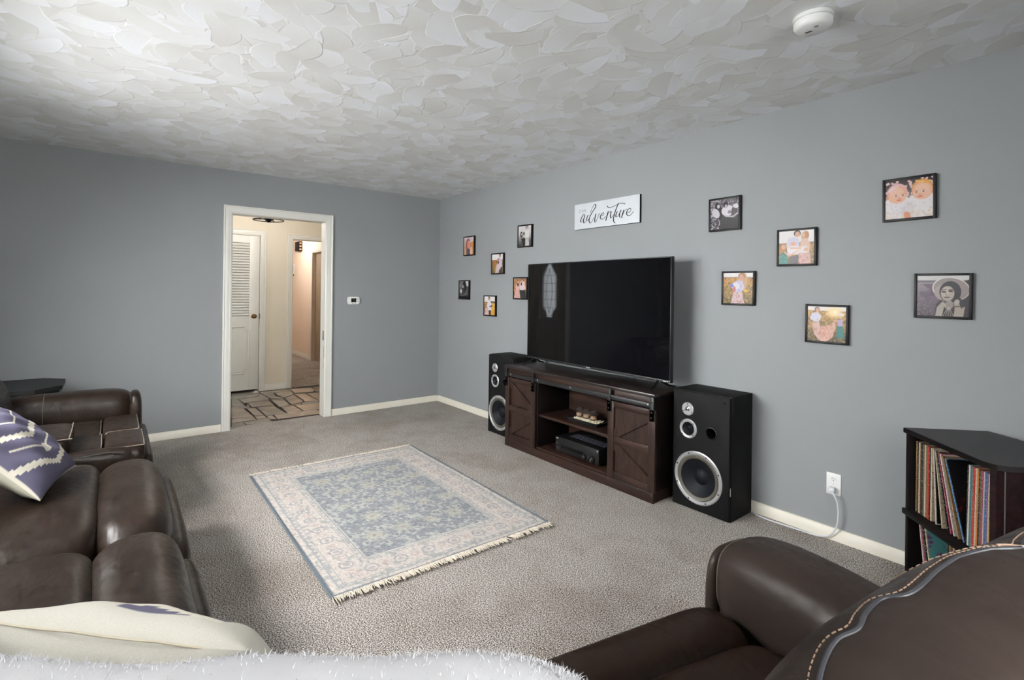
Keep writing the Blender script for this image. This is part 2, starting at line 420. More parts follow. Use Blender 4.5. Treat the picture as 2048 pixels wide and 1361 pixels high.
jb = MB().box(-T, OY0-.02, 0, .004, OY0, OZ).box(-T, OY1, 0, .004, OY1+.02, OZ).box(-T, OY0-.02, OZ, .004, OY1+.02, OZ+.02)
j = struct('trim_3', jb, M_['trim'])
part('strike_plate', MB().box(-.05, OY1-.002, .80, -.018, OY1+.001, .90, .001), M_['brass'], j, label='worn brass strike plate')
part('paint_chip', MB().box(-.012, OY1-.0015, .62, -.004, OY1+.001, .74).box(-.03, OY1-.0015, .5, -.024, OY1+.001, .56), plain('bare_wood_chip', (168, 138, 98), .7), j, label='chipped paint showing bare wood')

# entry hall beyond the doorway
FX = -1.83
holed('wall_entry_west', 'y', FX-T, FX, -3.07, -.1, [(-2.36, -1.60, -.06, 2.03), (-1.20, -.40, -.06, 2.012)], M_['wallcream'])
struct('wall_entry_north', MB().box(FX, -.22, -.06, -T, -.1, H), M_['wallcream'])
struct('wall_entry_east', MB().box(-T-.006, -2.95, 0, -T, OY0-.1, H).box(-T-.006, OY1+.1, 0, -T, -.22, H).box(-T-.006, OY0-.1, OZ+.1, -T, OY1+.1, H), M_['wallcream'])
holed('wall_entry_south', 'x', -3.07, -2.95, FX, -T, [(-1.79, -.88, -.06, 2.05)], M_['wallcream'])
casing('trim_4', FX, 1, -2.36, -1.602, 2.015); casing('trim_5', FX, 1, -1.20, -.40, 2.0, .07)
j = struct('trim_6', MB().box(FX-T, -1.22, 0, FX+.003, -1.2, 2.012).box(FX-T, -.4, 0, FX+.003, -.38, 2.012).box(FX-T, -1.22, 2.0, FX+.003, -.38, 2.02), M_['trim'])
base('baseboard_entry', 'y', FX, 1, -1.525, -1.272, M_['trim'], .085)
struct('wall_closet', MB().box(-2.6, -2.5, -.06, -2.55, -1.5, H).box(-2.55, -2.5, -.06, FX-T, -2.45, H).box(-2.55, -1.47, -.06, FX-T, -1.45, H), M_['wallcream'])
# hall behind the right opening
struct('wall_hall_north', MB().box(-4.36, -.2, -.06, -4.3, -.1, H).box(-6.3, -.2, -.06, -4.36, -.1, H).box(-4.3, -.2, 2.0, -3.4, -.1, H).box(-3.4, -.2, -.06, FX-T, -.1, H), M_['wallpink'])
struct('wall_hall_south', MB().box(-6.3, -1.45, -.06, FX-T, -1.33, H), M_['wallpink'])
struct('wall_hall_end', MB().box(-6.4, -1.45, -.06, -6.3, -.1, H), M_['wallpink'])
base('baseboard_hall', 'x', -.2, -1, -6.3, -4.36, M_['trim'], .085)
hd = struct('door_3', MB().box(-4.3, -.15, 0, -3.4, -.11, 2.0), plain('taupe_door', (150, 138, 120), .5))
part('door_casing', MB().box(-4.37, -.22, 0, -4.3, -.2, 2.06, .004).box(-4.3, -.22, 2.0, -3.33, -.2, 2.06, .004), M_['trim'], hd)
# grout bed and irregular slate tiles
fl = struct('floor_entry', MB().box(-2.6, -3.07, -.05, -.11, -.2, -.004), M_['stonegrout'])
TILES = [[(-0.28,-2.16),(-0.26,-2.06),(-0.13,-2.06),(-0.12,-2.19)],[(-0.46,-2.13),(-0.48,-1.93),(-0.29,-1.93),(-0.29,-2.16)],[(-0.82,-2.08),(-0.77,-1.94),(-0.48,-1.93),(-0.49,-2.13)],[(-0.94,-2.06),(-0.89,-1.94),(-0.77,-1.94),(-0.82,-2.08)],[(-0.89,-1.92),(-0.85,-1.83),(-0.41,-1.83),(-0.49,-1.92)],[(-0.85,-1.82),(-0.85,-1.64),(-0.4,-1.62),(-0.41,-1.82)],[(-0.48,-1.92),(-0.4,-1.83),(-0.33,-1.83),(-0.28,-1.93)],[(-0.25,-2.06),(-0.28,-1.93),(-0.32,-1.83),(-0.23,-1.82),(-0.11,-1.82),(-0.14,-2.05)],[(-0.4,-1.81),(-0.38,-1.76),(-0.2,-1.76),(-0.24,-1.82),(-0.3,-1.83)],[(-0.38,-1.75),(-0.39,-1.62),(-0.39,-1.45),(-0.39,-1.31),(-0.29,-1.3),(-0.17,-1.34),(-0.19,-1.76)],[(-0.72,-1.6),(-0.75,-1.48),(-0.7,-1.46),(-0.4,-1.45),(-0.4,-1.61)],[(-0.72,-1.45),(-0.71,-1.17),(-0.37,-1.28),(-0.4,-1.31),(-0.4,-1.44)],[(-1.21,-1.6),(-1.17,-1.46),(-0.78,-1.48),(-0.73,-1.61)],[(-1.18,-1.83),(-1.19,-1.62),(-0.86,-1.63),(-0.91,-1.86),(-1.05,-1.86),(-1.17,-1.85)],[(-1.42,-1.9),(-1.5,-1.67),(-1.68,-1.62),(-1.26,-1.59),(-1.19,-1.63),(-1.2,-1.82),(-1.2,-1.89)],[(-1.48,-1.97),(-1.43,-1.9),(-1.09,-1.9),(-1.0,-1.9),(-1.04,-1.97),(-1.03,-2.0),(-1.1,-2.03)],[(-1.05,-2.04),(-1.03,-1.97),(-0.99,-1.9),(-1.14,-1.86),(-1.03,-1.86),(-0.91,-1.87),(-0.89,-1.94),(-0.94,-2.06)],[(-1.7,-1.61),(-1.61,-1.47),(-1.37,-1.5),(-1.22,-1.44),(-1.18,-1.46),(-1.26,-1.58)],[(-1.61,-1.46),(-1.59,-1.31),(-1.56,-1.26),(-1.38,-1.29),(-1.21,-1.44),(-1.42,-1.47)],[(-1.18,-1.45),(-1.36,-1.3),(-1.18,-1.3),(-0.94,-1.3),(-0.85,-1.32),(-0.79,-1.47)],[(-1.36,-1.29),(-1.34,-1.16),(-0.81,-1.15),(-0.85,-1.31),(-0.96,-1.29),(-1.19,-1.29)],[(-1.77,-1.26),(-1.68,-0.98),(-1.5,-0.99),(-1.39,-1.05),(-1.45,-1.27),(-1.59,-1.25)],[(-1.33,-1.15),(-1.31,-0.99),(-0.83,-1.14)],[(-1.68,-0.97),(-1.72,-0.86),(-1.34,-0.98),(-1.42,-1.01)],[(-0.77,-1.47),(-0.81,-1.36),(-0.75,-1.37),(-0.73,-1.45)],[(-0.81,-1.35),(-0.82,-1.27),(-0.79,-1.15),(-0.72,-1.17),(-0.74,-1.37)],[(-1.65,-1.95),(-1.66,-1.63),(-1.51,-1.66),(-1.45,-1.89),(-1.49,-1.97)],[(-1.86,-1.91),(-1.91,-1.58),(-1.68,-1.62),(-1.67,-1.94)],[(-1.71,-1.61),(-1.79,-1.6),(-1.78,-1.27),(-1.59,-1.26),(-1.63,-1.46)]]
def inset(poly, d):
    k = len(poly); a = sum(poly[i][0]*poly[(i+1) % k][1]-poly[(i+1) % k][0]*poly[i][1] for i in range(k))
    if a < 0: poly = poly[::-1]
    out = []
    for i in range(k):
        p, q, r = (Vector(poly[(i+j) % k]) for j in (-1, 0, 1))
        n1 = Vector((-(q-p).y, (q-p).x)).normalized(); n2 = Vector((-(r-q).y, (r-q).x)).normalized()
        m = n1+n2
        m = m.normalized()*min(d/max(.35, m.normalized().dot(n1)), 2.2*d) if m.length > 1e-4 else n1*d
        out.append(tuple(q+m))
    return out
def tile(poly, i):
    zt = R.uniform(-.0005, .0015)
    p = inset(poly, .0045); q = inset(p, .003); k = len(p)
    b = MB().add([(x, y, -.01) for x, y in p]+[(x, y, zt-.002) for x, y in p]+[(x, y, zt) for x, y in q],
        [(i_, (i_+1) % k, k+(i_+1) % k, k+i_) for i_ in range(k)]+[(k+i_, k+(i_+1) % k, 2*k+(i_+1) % k, 2*k+i_) for i_ in range(k)]+[tuple(range(2*k, 3*k))])
    part('tile', b, STONE[i % 4], fl, angle=20)
for i, p in enumerate(TILES): tile(p, R.randrange(4))
y = -2.94
while y < -2.25:                                   # the rest of the entry floor, out of the doorway's view
    y2 = min(y+R.uniform(.22, .34), -2.22); x = -.12
    while x > FX+.02:
        x2 = max(x-R.uniform(.25, .5), FX+.01); tile([(x, y), (x2, y), (x2+R.uniform(0, .03), y2), (x, y2)], R.randrange(4)); x = x2
    y = y2
y = -.78
while y < -.24:
    y2 = min(y+.27, -.22); x = -.12
    while x > FX+.02:
        x2 = max(x-R.uniform(.25, .5), FX+.01); tile([(x, y), (x2, y), (x2, y2), (x, y2)], R.randrange(4)); x = x2
    y = y2
# louvred closet door
dx0, dx1 = FX-.035, FX-.002
D0, D1 = -2.352, -1.606
b = MB().box(dx0, D0, .03, dx1, -2.235, 2.012, .002).box(dx0, -1.722, .03, dx1, D1, 2.012, .002)
b.box(dx0, -2.235, 1.915, dx1, -1.722, 2.012).box(dx0, -2.235, .93, dx1, -1.722, .98).box(dx0, -2.235, .03, dx1, -1.722, .93)
dr = struct('door_1', b, M_['door'])
NL = 27
for i in range(NL):
    z = .985+(i+.5)*(1.912-.985)/NL
    part('louvre', MB().box(-.003, -2.236, -.0185, .003, -1.721, .0185, .001, seg=1, rot=None).add([], []), M_['door'], dr)
    lo = dr.children[-1]; me = lo.data
    Rm = Matrix.Rotation(math.radians(-36), 4, 'Y')
    for v in me.vertices: q = Rm @ Vector((v.co.x, 0, v.co.z)); v.co = (q.x+(dx0+dx1)/2+.004, v.co.y, q.z+z)
def scallop(y0, y1, z0, z1, r):
    pts = []
    for cx, cz, a0 in ((y1, z0, 180), (y1, z1, 270), (y0, z1, 0), (y0, z0, 90)):
        for k in range(5):
            a = math.radians(a0-k*22.5); pts.append((cx+math.cos(a)*r, cz+math.sin(a)*r))
    return pts
pp = scallop(-2.235, -1.72, .243, .842, .055)
part('panel_moulding', MB().tube([(dx1+.003, a, c) for a, c in pp], .008, 6, True), M_['door'], dr)
part('panel_moulding', MB().tube([(dx1, -1.9775+(a+1.9775)*.9, .5425+(c-.5425)*.92) for a, c in pp], .004, 6, True), M_['door'], dr)
kn = part('knob', MB().lathe((dx1, -1.668, .975), [(.030, 0), (.030, .004), (.011, .008), (.011, .028), (.022, .034), (.028, .045), (.024, .058), (.010, .063), (0, .064)], (1, 0, 0)), M_['brass'], dr, label='aged brass door knob')
part('strike', MB().box(FX+.001, -1.603, .94, FX+.024, -1.598, 1.01, .001), M_['brass'], dr)
# front door with leaded glass (seen mirrored in the television)
gx0, gx1, gz0, gz1 = -1.60, -1.07, .86, 1.86
dr = struct('door_2', MB().box(-1.79, -3.01, .01, gx0, -2.965, 2.04, .002).box(gx1, -3.01, .01, -.88, -2.965, 2.04, .002).box(gx0, -3.01, .01, gx1, -2.965, gz0).box(gx0, -3.01, gz1, gx1, -2.965, 2.04), M_['door'])

cm = MB(); gc = (gx0+gx1)/2
oct_ = [(gc-.08, gz0+.03), (gc+.08, gz0+.03), (gc+.12, gz0+.14), (gc+.2, gz0+.2), (gc+.2, gz1-.24), (gc+.12, gz1-.14), (gc+.05, gz1-.02), (gc-.05, gz1-.02), (gc-.12, gz1-.14), (gc-.2, gz1-.24), (gc-.2, gz0+.2), (gc-.12, gz0+.14)]
cm.tube([(x, -2.982, z) for x, z in oct_], .006, 6, True)
part('leaded_glass', MB().extr(oct_, 1, -2.991, -2.986), M_['leaded'], dr)
from mathutils.geometry import tessellate_polygon
rect = [(gx0, gz0), (gx1, gz0), (gx1, gz1), (gx0, gz1)]
pv = [(x, 0, z) for x, z in rect]+[(x, 0, z) for x, z in oct_]
tris = tessellate_polygon([[Vector((x, z, 0)) for x, z in rect], [Vector((x, z, 0)) for x, z in oct_]])
surround = MB()
for yy in (-2.999, -2.979): surround.add([(x, yy, z) for x, _, z in pv], [tuple(t_) for t_ in tris])
part('glass_surround', surround, M_['door'], dr)
cm.tube([(gc+(x-gc)*.86, -2.982, 1.36+(z-1.36)*.94) for x, z in oct_], .004, 6, True)
for k in range(5): z = gz0+.2+k*.14; cm.tube([(gc-.2, -2.982, z), (gc+.2, -2.982, z)], .003, 6)
for dx in (-.05, .05): cm.tube([(gc+dx*math.sin(PI*t/12)*1.6, -2.981, gz0+.1+t*.065) for t in range(13)], .004, 6)
part('lead_came', cm, M_['black'], dr)
part('knob', MB().lathe((-.95, -2.965, .95), [(.03, 0), (.03, .006), (.012, .01), (.012, .04), (.027, .05), (.024, .07), (0, .075)], (0, 1, 0)), M_['brass'], dr)

# ================================================================ WALL AND CEILING FITTINGS
t = thing('pendant_light', 'black hoop pendant light hanging in the entry hall beyond the doorway', 'light', (-.9, -1.71, H))
cyl = lambda b, p0, p1, r, n=12: b.tube([p0, p1], r, n)
part('ring', MB().tube([(-.9+.158*math.cos(a*PI/20), -1.71+.158*math.sin(a*PI/20), 2.115) for a in range(40)], .006, 6, True), M_['black'], t)
part('canopy', MB().lathe((-.9, -1.71, H), [(.065, 0), (.065, -.015), (.02, -.03), (0, -.03)]), M_['black'], t)
part('rod', MB().tube([(-.9, -1.71, H-.02), (-.9, -1.71, 2.14)], .005, 8), M_['black'], t)
part('lamp_holder', MB().lathe((-.9, -1.71, 2.085), [(0, 0), (.012, .006), (.03, .02), (.045, .04), (.045, .055), (0, .055)]), M_['black'], t)
for a in (20, 140, 260):
    a = math.radians(a); part('arm', MB().tube([(-.9, -1.71, 2.125), (-.9+.158*math.cos(a), -1.71+.158*math.sin(a), 2.115)], .004, 6), M_['black'], t)
    part('bulb', MB().cushion((-.9+.09*math.cos(a), -1.71+.09*math.sin(a), 2.16), (.04, .04, .055), 2, 4), M_['bulb'], t)
    part('socket', MB().tube([(-.9+.09*math.cos(a), -1.71+.09*math.sin(a), 2.12), (-.9+.09*math.cos(a), -1.71+.09*math.sin(a), 2.14)], .012, 8), M_['black'], t)
l = bpy.data.lights.new('pendant_glow', 'POINT'); l.energy = 15; l.color = (1, .95, .90); l.shadow_soft_size = .08
o = bpy.data.objects.new('pendant_glow', l); COL.objects.link(o); o.location = (-.9, -1.71, 2.24); o.parent = t; o.matrix_parent_inverse = WM[t].inverted()
l = bpy.data.lights.new('hall_lamp', 'POINT'); l.energy = 22; l.color = (1, .93, .89); l.shadow_soft_size = .12
o = bpy.data.objects.new('hall_lamp', l); COL.objects.link(o); o.location = (-4.6, -.85, 2.25)

t = thing('door_chime', 'black door chime box high on the far hall wall', 'door chime', (-5.13, -.2, 2.17))
part('housing', MB().box(-5.26, -.27, 2.075, -5.0, -.2, 2.265, .006), M_['black'], t)
for k in range(3): part('chime_slot', MB().box(-4.999, -.255, 2.095+k*.058, -4.997, -.215, 2.125+k*.058), M_['candle'], t)
t = thing('picture_frame', 'small white framed picture on the far hall wall', 'picture', (-5.65, -.2, 1.72))
part('frame', MB().box(-5.76, -.22, 1.64, -5.53, -.2, 1.83, .003), M_['white'], t)
part('print', MB().box(-5.74, -.222, 1.66, -5.55, -.2205, 1.81), plain('faded_print', (120, 104, 104), .6, vary=.5, vscale=30), t)
part('hanging_tag', MB().box(-5.7, -.215, 1.6, -5.56, -.205, 1.625, .002), M_['wooddark'], t)

# thermostat on the west wall
t = thing('thermostat', 'white rounded wall thermostat with a small dark screen right of the doorway', 'thermostat', (0, -1.059, 1.217))
pl = [(-1.12, 1.185), (-1.108, 1.176), (-1.01, 1.176), (-.998, 1.185), (-.993, 1.217), (-.998, 1.248), (-1.01, 1.257), (-1.108, 1.257), (-1.12, 1.248), (-1.125, 1.217)]
part('body', MB().extr(pl, 0, .001, .022).extr([(-1.059+(a+1.059)*.94, 1.217+(z-1.217)*.9) for a, z in pl], 0, .021, .025), M_['white'], t)
part('screen', MB().box(.025, -1.088, 1.198, .0262, -1.033, 1.24, .0004), M_['screen'], t)
lcd = plain('olive_lcd_digits', (92, 104, 60), .6)
def seg7(b, d, y, z, w, h, x):
    S = {'7': 'abc', '4': 'fgbc', '2': 'abged', '6': 'afgedc', '3': 'abgcd'}[d]; th = .002
    for s_ in S:
        y0, y1, z0, z1 = {'a': (0, w, h, h), 'b': (w, w, h/2, h), 'c': (w, w, 0, h/2), 'd': (0, w, 0, 0), 'e': (0, 0, 0, h/2), 'f': (0, 0, h/2, h), 'g': (0, w, h/2, h/2)}[s_]
        b.box(x, y+y0-th/2, z+z0-th/2, x+.0004, y+y1+th/2, z+z1+th/2)
b = MB(); seg7(b, '7', -1.078, 1.206, .012, .024, .0263); seg7(b, '4', -1.058, 1.206, .012, .024, .0263); part('digit_readout', b, lcd, t)
for yy, zz in ((-1.013, 1.232), (-1.013, 1.205), (-1.075, 1.185), (-1.045, 1.185)): part('button', MB().box(.0245, yy-.006, zz-.004, .027, yy+.006, zz+.004, .001), plain('grey_button', (120, 122, 126), .5), t)

t = thing('smoke_detector', 'round white smoke detector on the textured ceiling', 'smoke detector', (4.545, -.93, H))
c = (4.545, -.93, H)
part('mounting_base', MB().lathe(c, [(.072, 0), (.072, -.014), (.066, -.016)], n=40), M_['white'], t)
part('body', MB().lathe((c[0], c[1], H-.015), [(.066, 0), (.069, -.003), (.069, -.02), (.063, -.030), (.055, -.034), (0, -.035)], n=40), M_['white'], t)
part('test_button', MB().lathe((c[0]+.02, c[1]-.02, H-.0495), [(.008, 0), (.008, -.0015), (0, -.002)], n=16), plain('grey_button2', (150, 152, 155), .5), t)
part('sounder_slots', MB().box(c[0]-.03, c[1]+.0, H-.0508, c[0]-.005, c[1]+.002, H-.0498).box(c[0]-.03, c[1]+.006, H-.0508, c[0]-.005, c[1]+.008, H-.0498), M_['black'], t)

# outlet with plug; the cable is its own thing
t = thing('wall_outlet', 'white duplex wall outlet above the baseboard right of the large speaker', 'outlet', (4.318, 0, .305))
part('cover_plate', MB().box(4.282, -.006, .246, 4.354, -.0, .364, .003), M_['white'], t)
for zz in (.331, .279):
    s_ = part('socket', MB().lathe((4.318, -.0055, zz), [(.0165, 0), (.0165, .0022), (0, .0022)], (0, -1, 0), 20), M_['white'], t)
    if zz > .3: part('slot', MB().box(4.3105, -.0083, zz, 4.3125, -.0075, zz+.008).box(4.3235, -.0083, zz+.001, 4.3255, -.0075, zz+.007).box(4.316, -.0083, zz-.009, 4.320, -.0075, zz-.005), M_['hole'], s_)
part('screw', MB().lathe((4.318, -.006, .305), [(.003, 0), (.003, .0012), (0, .0014)], (0, -1, 0), 10), M_['silver'], t)
t = thing('power_cord', 'white power cord looping from the wall outlet along the baseboard behind the large speaker', 'cord', (4.32, -.03, 0))
part('plug', MB().cushion((4.318, -.024, .277), (.034, .032, .032), 5, 6), M_['cable'], t)
path = smooth_path([(4.318, -.04, .275), (4.335, -.05, .262), (4.352, -.05, .225), (4.356, -.045, .16), (4.345, -.04, .085), (4.31, -.036, .03), (4.25, -.034, .006), (4.15, -.04, .004), (4.02, -.05, .004), (3.93, -.045, .004), (3.86, -.02, .004), (3.7, -.018, .004)], 8)
part('flex', MB().tube(path, .0042, 8), M_['cable'], t)

# ================================================================ SPEAKERS
def speaker(name, label, x0, ztop):
    w, d = .386, .262; zt = ztop
    t = thing(name, label, 'speaker', (x0+w/2, -.02-d/2, 0)); yf = -.02-d
    L = lambda a, b_: (x0+a, yf, b_)
    cuts = [(.181, .207, .1375, .05), (.113, .496, .0405, .03), (.266, .498, .0315, .15)]
    def cut(mb, nm):
        ob = bpy.data.objects.new(nm+'_raw', mb.mesh(nm, M_['blackvinyl'])); COL.objects.link(ob); tmp = []
        for a, z, r, dp in cuts:
            c_ = bpy.data.objects.new('cutter', MB().lathe((x0+a, yf+dp, z), [(r, 0), (r, dp+.02)], (0, -1, 0), 48).mesh('cutter', M_['hole'])); COL.objects.link(c_); tmp.append(c_)
            md = ob.modifiers.new('b', 'BOOLEAN'); md.object = c_; md.operation = 'DIFFERENCE'; md.solver = 'EXACT'
        me = bpy.data.meshes.new_from_object(ob.evaluated_get(bpy.context.evaluated_depsgraph_get())); me.name = nm
        for q in tmp+[ob]: bpy.data.objects.remove(q)
        me.materials.clear(); me.materials.append(M_['blackvinyl']); me.shade_smooth(); me.set_sharp_from_angle(angle=math.radians(35))
        return me
    part('cabinet', cut(MB().box(x0, yf+.018, 0, x0+w, -.02, zt, .003), 'cabinet'), None, t)
    part('baffle', cut(MB().box(x0+.004, yf, .004, x0+w-.004, yf+.018, zt-.004, .004), 'baffle'), None, t)
    F = (0, -1, 0)
    wo = part('woofer_ring', MB().lathe(L(.181, .207), [(.162, 0), (.162, .004), (.155, .008), (.142, .006), (.138, .002)], F, 56, False), M_['silver'], t, label='silver woofer trim ring')
    part('surround', MB().lathe(L(.181, .207), [(.139, .001), (.132, .009), (.124, .006), (.116, .001)], F, 56, False), M_['rubber'], wo)
    part('cone', MB().lathe(L(.181, .207), [(.118, .002), (.095, -.012), (.070, -.026), (.046, -.038)], F, 48, False), M_['cone'], wo)
    part('dust_cap', MB().lathe(L(.181, .207), [(.050, -.037), (.042, -.028), (.022, -.021), (0, -.019)], F, 32), M_['cone'], wo)
    for k in range(8):
        a = PI/8+k*PI/4; part('screw', MB().lathe((x0+.181+.150*math.cos(a), yf-.007, .207+.150*math.sin(a)), [(.0045, 0), (.0045, .002), (0, .002)], F, 10), M_['black'], wo)
    mi = part('midrange_ring', MB().lathe(L(.113, .496), [(.060, 0), (.060, .004), (.054, .008), (.043, .006), (.040, .0)], F, 44, False), M_['silver'], t, label='silver midrange trim ring')
    part('surround', MB().lathe(L(.113, .496), [(.041, .001), (.037, .004), (.032, -.002)], F, 40, False), M_['black'], mi)
    part('cone', MB().lathe(L(.113, .496), [(.033, -.001), (.018, -.014)], F, 32, False), M_['cone'], mi)
    part('dust_cap', MB().lathe(L(.113, .496), [(.019, -.014), (.012, -.008), (0, -.006)], F, 24), M_['cone'], mi)
    for k in range(4):
        a = PI/4+k*PI/2; part('screw', MB().lathe((x0+.113+.0505*math.cos(a), yf-.007, .496+.0505*math.sin(a)), [(.0035, 0), (.0035, .002), (0, .002)], F, 10), M_['black'], mi)
    tw = part('tweeter_plate', MB().lathe(L(.108, .618), [(.041, 0), (.041, .003), (.037, .006), (.018, .006), (.015, .002), (0, .002)], F, 40), M_['silver'], t, label='silver tweeter plate')
    part('phase_plug', MB().lathe(L(.108, .618), [(.010, .002), (.008, .009), (0, .011)], F, 16), M_['chrome'], tw)
    gb = MB()
    for k in range(3):
        a = PI/2+k*2*PI/3; gb.tube([(x0+.108+.017*math.cos(a), yf-.006, .618+.017*math.sin(a)), (x0+.108+.006*math.cos(a), yf-.012, .618+.006*math.sin(a))], .0018, 6)
    part('guard', gb, M_['black'], tw)
    for k in range(3):
        a = PI/2+k*2*PI/3; part('screw', MB().lathe((x0+.108+.031*math.cos(a), yf-.0055, .618+.031*math.sin(a)), [(.0032, 0), (.0032, .002), (0, .002)], F, 10), M_['black'], tw)
    po = part('bass_port', MB().lathe(L(.266, .498), [(.039, 0), (.039, .004), (.034, .005), (.031, .001)], F, 36, False), M_['black'], t)
    part('port_hole', MB().lathe(L(.266, .498), [(.0315, -.13), (0, -.13)], F, 28), M_['hole'], po)
    for a, b_ in ((.03, .70), (.35, .695), (.03, .40), (.35, .40), (.03, .03), (.35, .03)):
        part('grille_peg', MB().lathe(L(a, b_), [(.006, 0), (.006, .004), (.004, .006), (0, .006)], F, 12), M_['black'], t)
    return t
s1 = speaker('floor_speaker', 'large black floor speaker with silver driver rings right of the wooden media console', 3.487, .731)
part('side_badge', MB().box(3.8735, -.279, .155, 3.875, -.271, .205, .0006), M_['silver'], s1, label='small silver badge on the cabinet edge')
s2 = speaker('floor_speaker', 'large black floor speaker partly hidden behind the left end of the media console', 1.447, .737)

# ================================================================ MEDIA CONSOLE
t = thing('media_console', 'dark brown farmhouse media console with two sliding barn doors, under the television', 'cabinet', (2.66, -.23, 0))
CX0, CX1, YF = 1.893, 3.43, -.40
part('top', MB().box(CX0-.018, -.424, .675, CX1+.018, -.03, .697, .003), M_['woodtop'], t)
part('plinth', MB().box(CX0-.004, YF-.012, 0, CX1+.006, YF+.01, .066, .003).box(CX0, YF+.01, 0, CX0+.02, -.04, .066).box(CX1-.02, YF+.01, 0, CX1, -.04, .066), M_['woodx'], t)
for x in (CX0, CX1-.02): part('side_panel', MB().box(x, YF+.001, .066, x+.02, -.035, .675, .002), M_['wooddark'] if x > 3 else M_['woodz'], t)  # right panel takes the wood darkened for shade
for x in (2.285, 3.045): part('divider', MB().box(x, YF+.002, .08, x+.02, -.045, .64, .001), M_['wooddark'], t)  # shade inside the console put into the divider colour
part('header_rail', MB().box(CX0+.02, YF, .60, CX1-.02, YF+.02, .675, .002), M_['woodx'], t)
part('bottom_panel', MB().box(CX0+.02, YF+.002, .062, CX1-.02, -.045, .08, .001), M_['woodx'], t)
part('shelf', MB().box(2.305, YF+.012, .326, 3.045, -.047, .344, .001), M_['woodx'], t)
part('back_panel', MB().box(CX0+.02, -.045, .08, CX1-.02, -.037, .675), M_['woodx'], t)
part('shelf_pin', MB().box(3.02, -.375, .31, 3.044, -.365, .325, .002), M_['chrome'], t)
part('cable_grommet', MB().lathe((2.95, -.045, .57), [(.022, 0), (.022, .003), (.016, .004), (.016, 0)], (0, -1, 0), 20), M_['chrome'], t)
rl = part('door_rail', MB().box(CX0+.05, YF-.027, .607, CX1-.02, YF-.021, .637, .001), M_['blackmetal'], t)
for x in (1.98, 2.33, 2.70, 3.065, 3.4):
    part('rail_bolt', MB().lathe((x, YF-.027, .627), [(.006, 0), (.006, .002), (.004, .004), (0, .004)], (0, -1, 0), 12), M_['silver'], rl)
    part('rail_spacer', MB().tube([(x, YF, .622), (x, YF-.022, .622)], .008, 8), M_['blackmetal'], rl)
def barn_door(x0, x1, point_right):
    z0, z1 = .07, .597; yb, ym, yf = YF-.003, YF-.013, YF-.021; st = .052
    d = part('barn_door', MB().box(x0+.01, yb, z0+.01, x1-.01, YF-.001, z1-.01), M_['woodz'], t)
    for x in (x0, x1-st): part('stile', MB().box(x, yf, z0, x+st, YF-.002, z1, .0015), M_['woodz'], d)
    zm = .336
    for a, b_ in ((z0, z0+.048), (z1-.042, z1), (zm-.025, zm+.025)): part('rail', MB().box(x0+st, yf+.001, a, x1-st, yb, b_, .0015), M_['woodx'], d)
    xi0, xi1 = x0+st, x1-st
    for top in (0, 1):
        za, zb = (zm+.025, z1-.042) if top else (z0+.048, zm-.025)
        # brace meets the mid rail on the side the arrow points to
        tip = xi1 if point_right else xi0; far = xi0 if point_right else xi1
        s_ = 1 if far > tip else -1; w = .05
        zt, zf = (za, zb) if top else (zb, za); sg = 1 if top else -1
        poly = [(tip, zt), (tip, zt+sg*w*.9), (far-s_*w*.8, zf), (far, zf), (far, zf-sg*w*.9), (tip+s_*w*.8, zt)]
        part('brace', MB().extr(poly, 1, ym-.003, yb+.001), M_['woodz'], d)
    for x in (x0+.004, x1-.034):
        h = part('hanger_strap', MB().box(x, YF-.034, .527, x+.03, YF-.0285, .678, .001).box(x, YF-.034, .527, x+.03, yf, .60, .001), M_['blackmetal'], t)
        for zz in (.547, .582, .648): part('bolt', MB().lathe((x+.015, YF-.034, zz), [(.006, 0), (.006, .003), (.003, .0045), (0, .0045)], (0, -1, 0), 10), M_['black'], h)
        part('roller', MB().lathe((x+.015, YF-.020, .655), [(.019, 0), (.019, .003), (.015, .004), (.015, .007), (.019, .008)], (0, -1, 0), 20), M_['black'], h)
    return d
barn_door(1.9, 2.292, True); barn_door(3.062, 3.452, False)

# receiver on the lower shelf
t = thing('stereo_receiver', 'black stereo receiver with two silver-marked knobs on the console bottom shelf', 'receiver', (2.7, -.2, .08))
rx0, rx1, ry = 2.475, 2.928, -.358
part('chassis', MB().box(rx0, ry+.012, .092, rx1, -.075, .203, .003), M_['black'], t)
part('front_panel', MB().box(rx0-.001, ry, .092, rx1+.001, ry+.014, .204, .003), M_['black'], t)
part('display_window', MB().box(rx0+.06, ry-.001, .125, rx0+.30, ry+.001, .15, .0005), M_['screen'], t)
for x in (rx0+.04, rx1-.04):
    for y_ in (ry+.03, -.11): part('foot', MB().lathe((x, y_, .08), [(.016, 0), (.018, .013)], n=14), M_['black'], t)
part('top_vent', MB().box(2.60, -.17, .203, 2.645, -.14, .2036), M_['hole'], t)
grill = plain('grey_vent_slots', (92, 96, 110), .45, .2)
for k in range(14): part('vent_slat', MB().box(2.555+k*.026, -.275, .203, 2.568+k*.026, -.185, .2042), grill, t)
for kx, kr in ((2.79, .021), (2.866, .026)):
    k_ = part('knob', MB().lathe((kx, ry, .122), [(kr, 0), (kr, .014), (kr*.9, .017), (0, .017)], (0, -1, 0), 28), M_['black'], t)
    Rk = Matrix.Rotation(math.radians(35), 3, 'Y')
    part('pointer', MB().box(kx-.002, ry-.0185, .122-kr*.75, kx+.002, ry-.0168, .122+kr*.75, .0003, rot=Rk), M_['chrome'], k_)
part('power_button', MB().lathe((rx1-.012, ry, .19), [(.006, 0), (.006, .003), (0, .003)], (0, -1, 0), 12), M_['silver'], t)
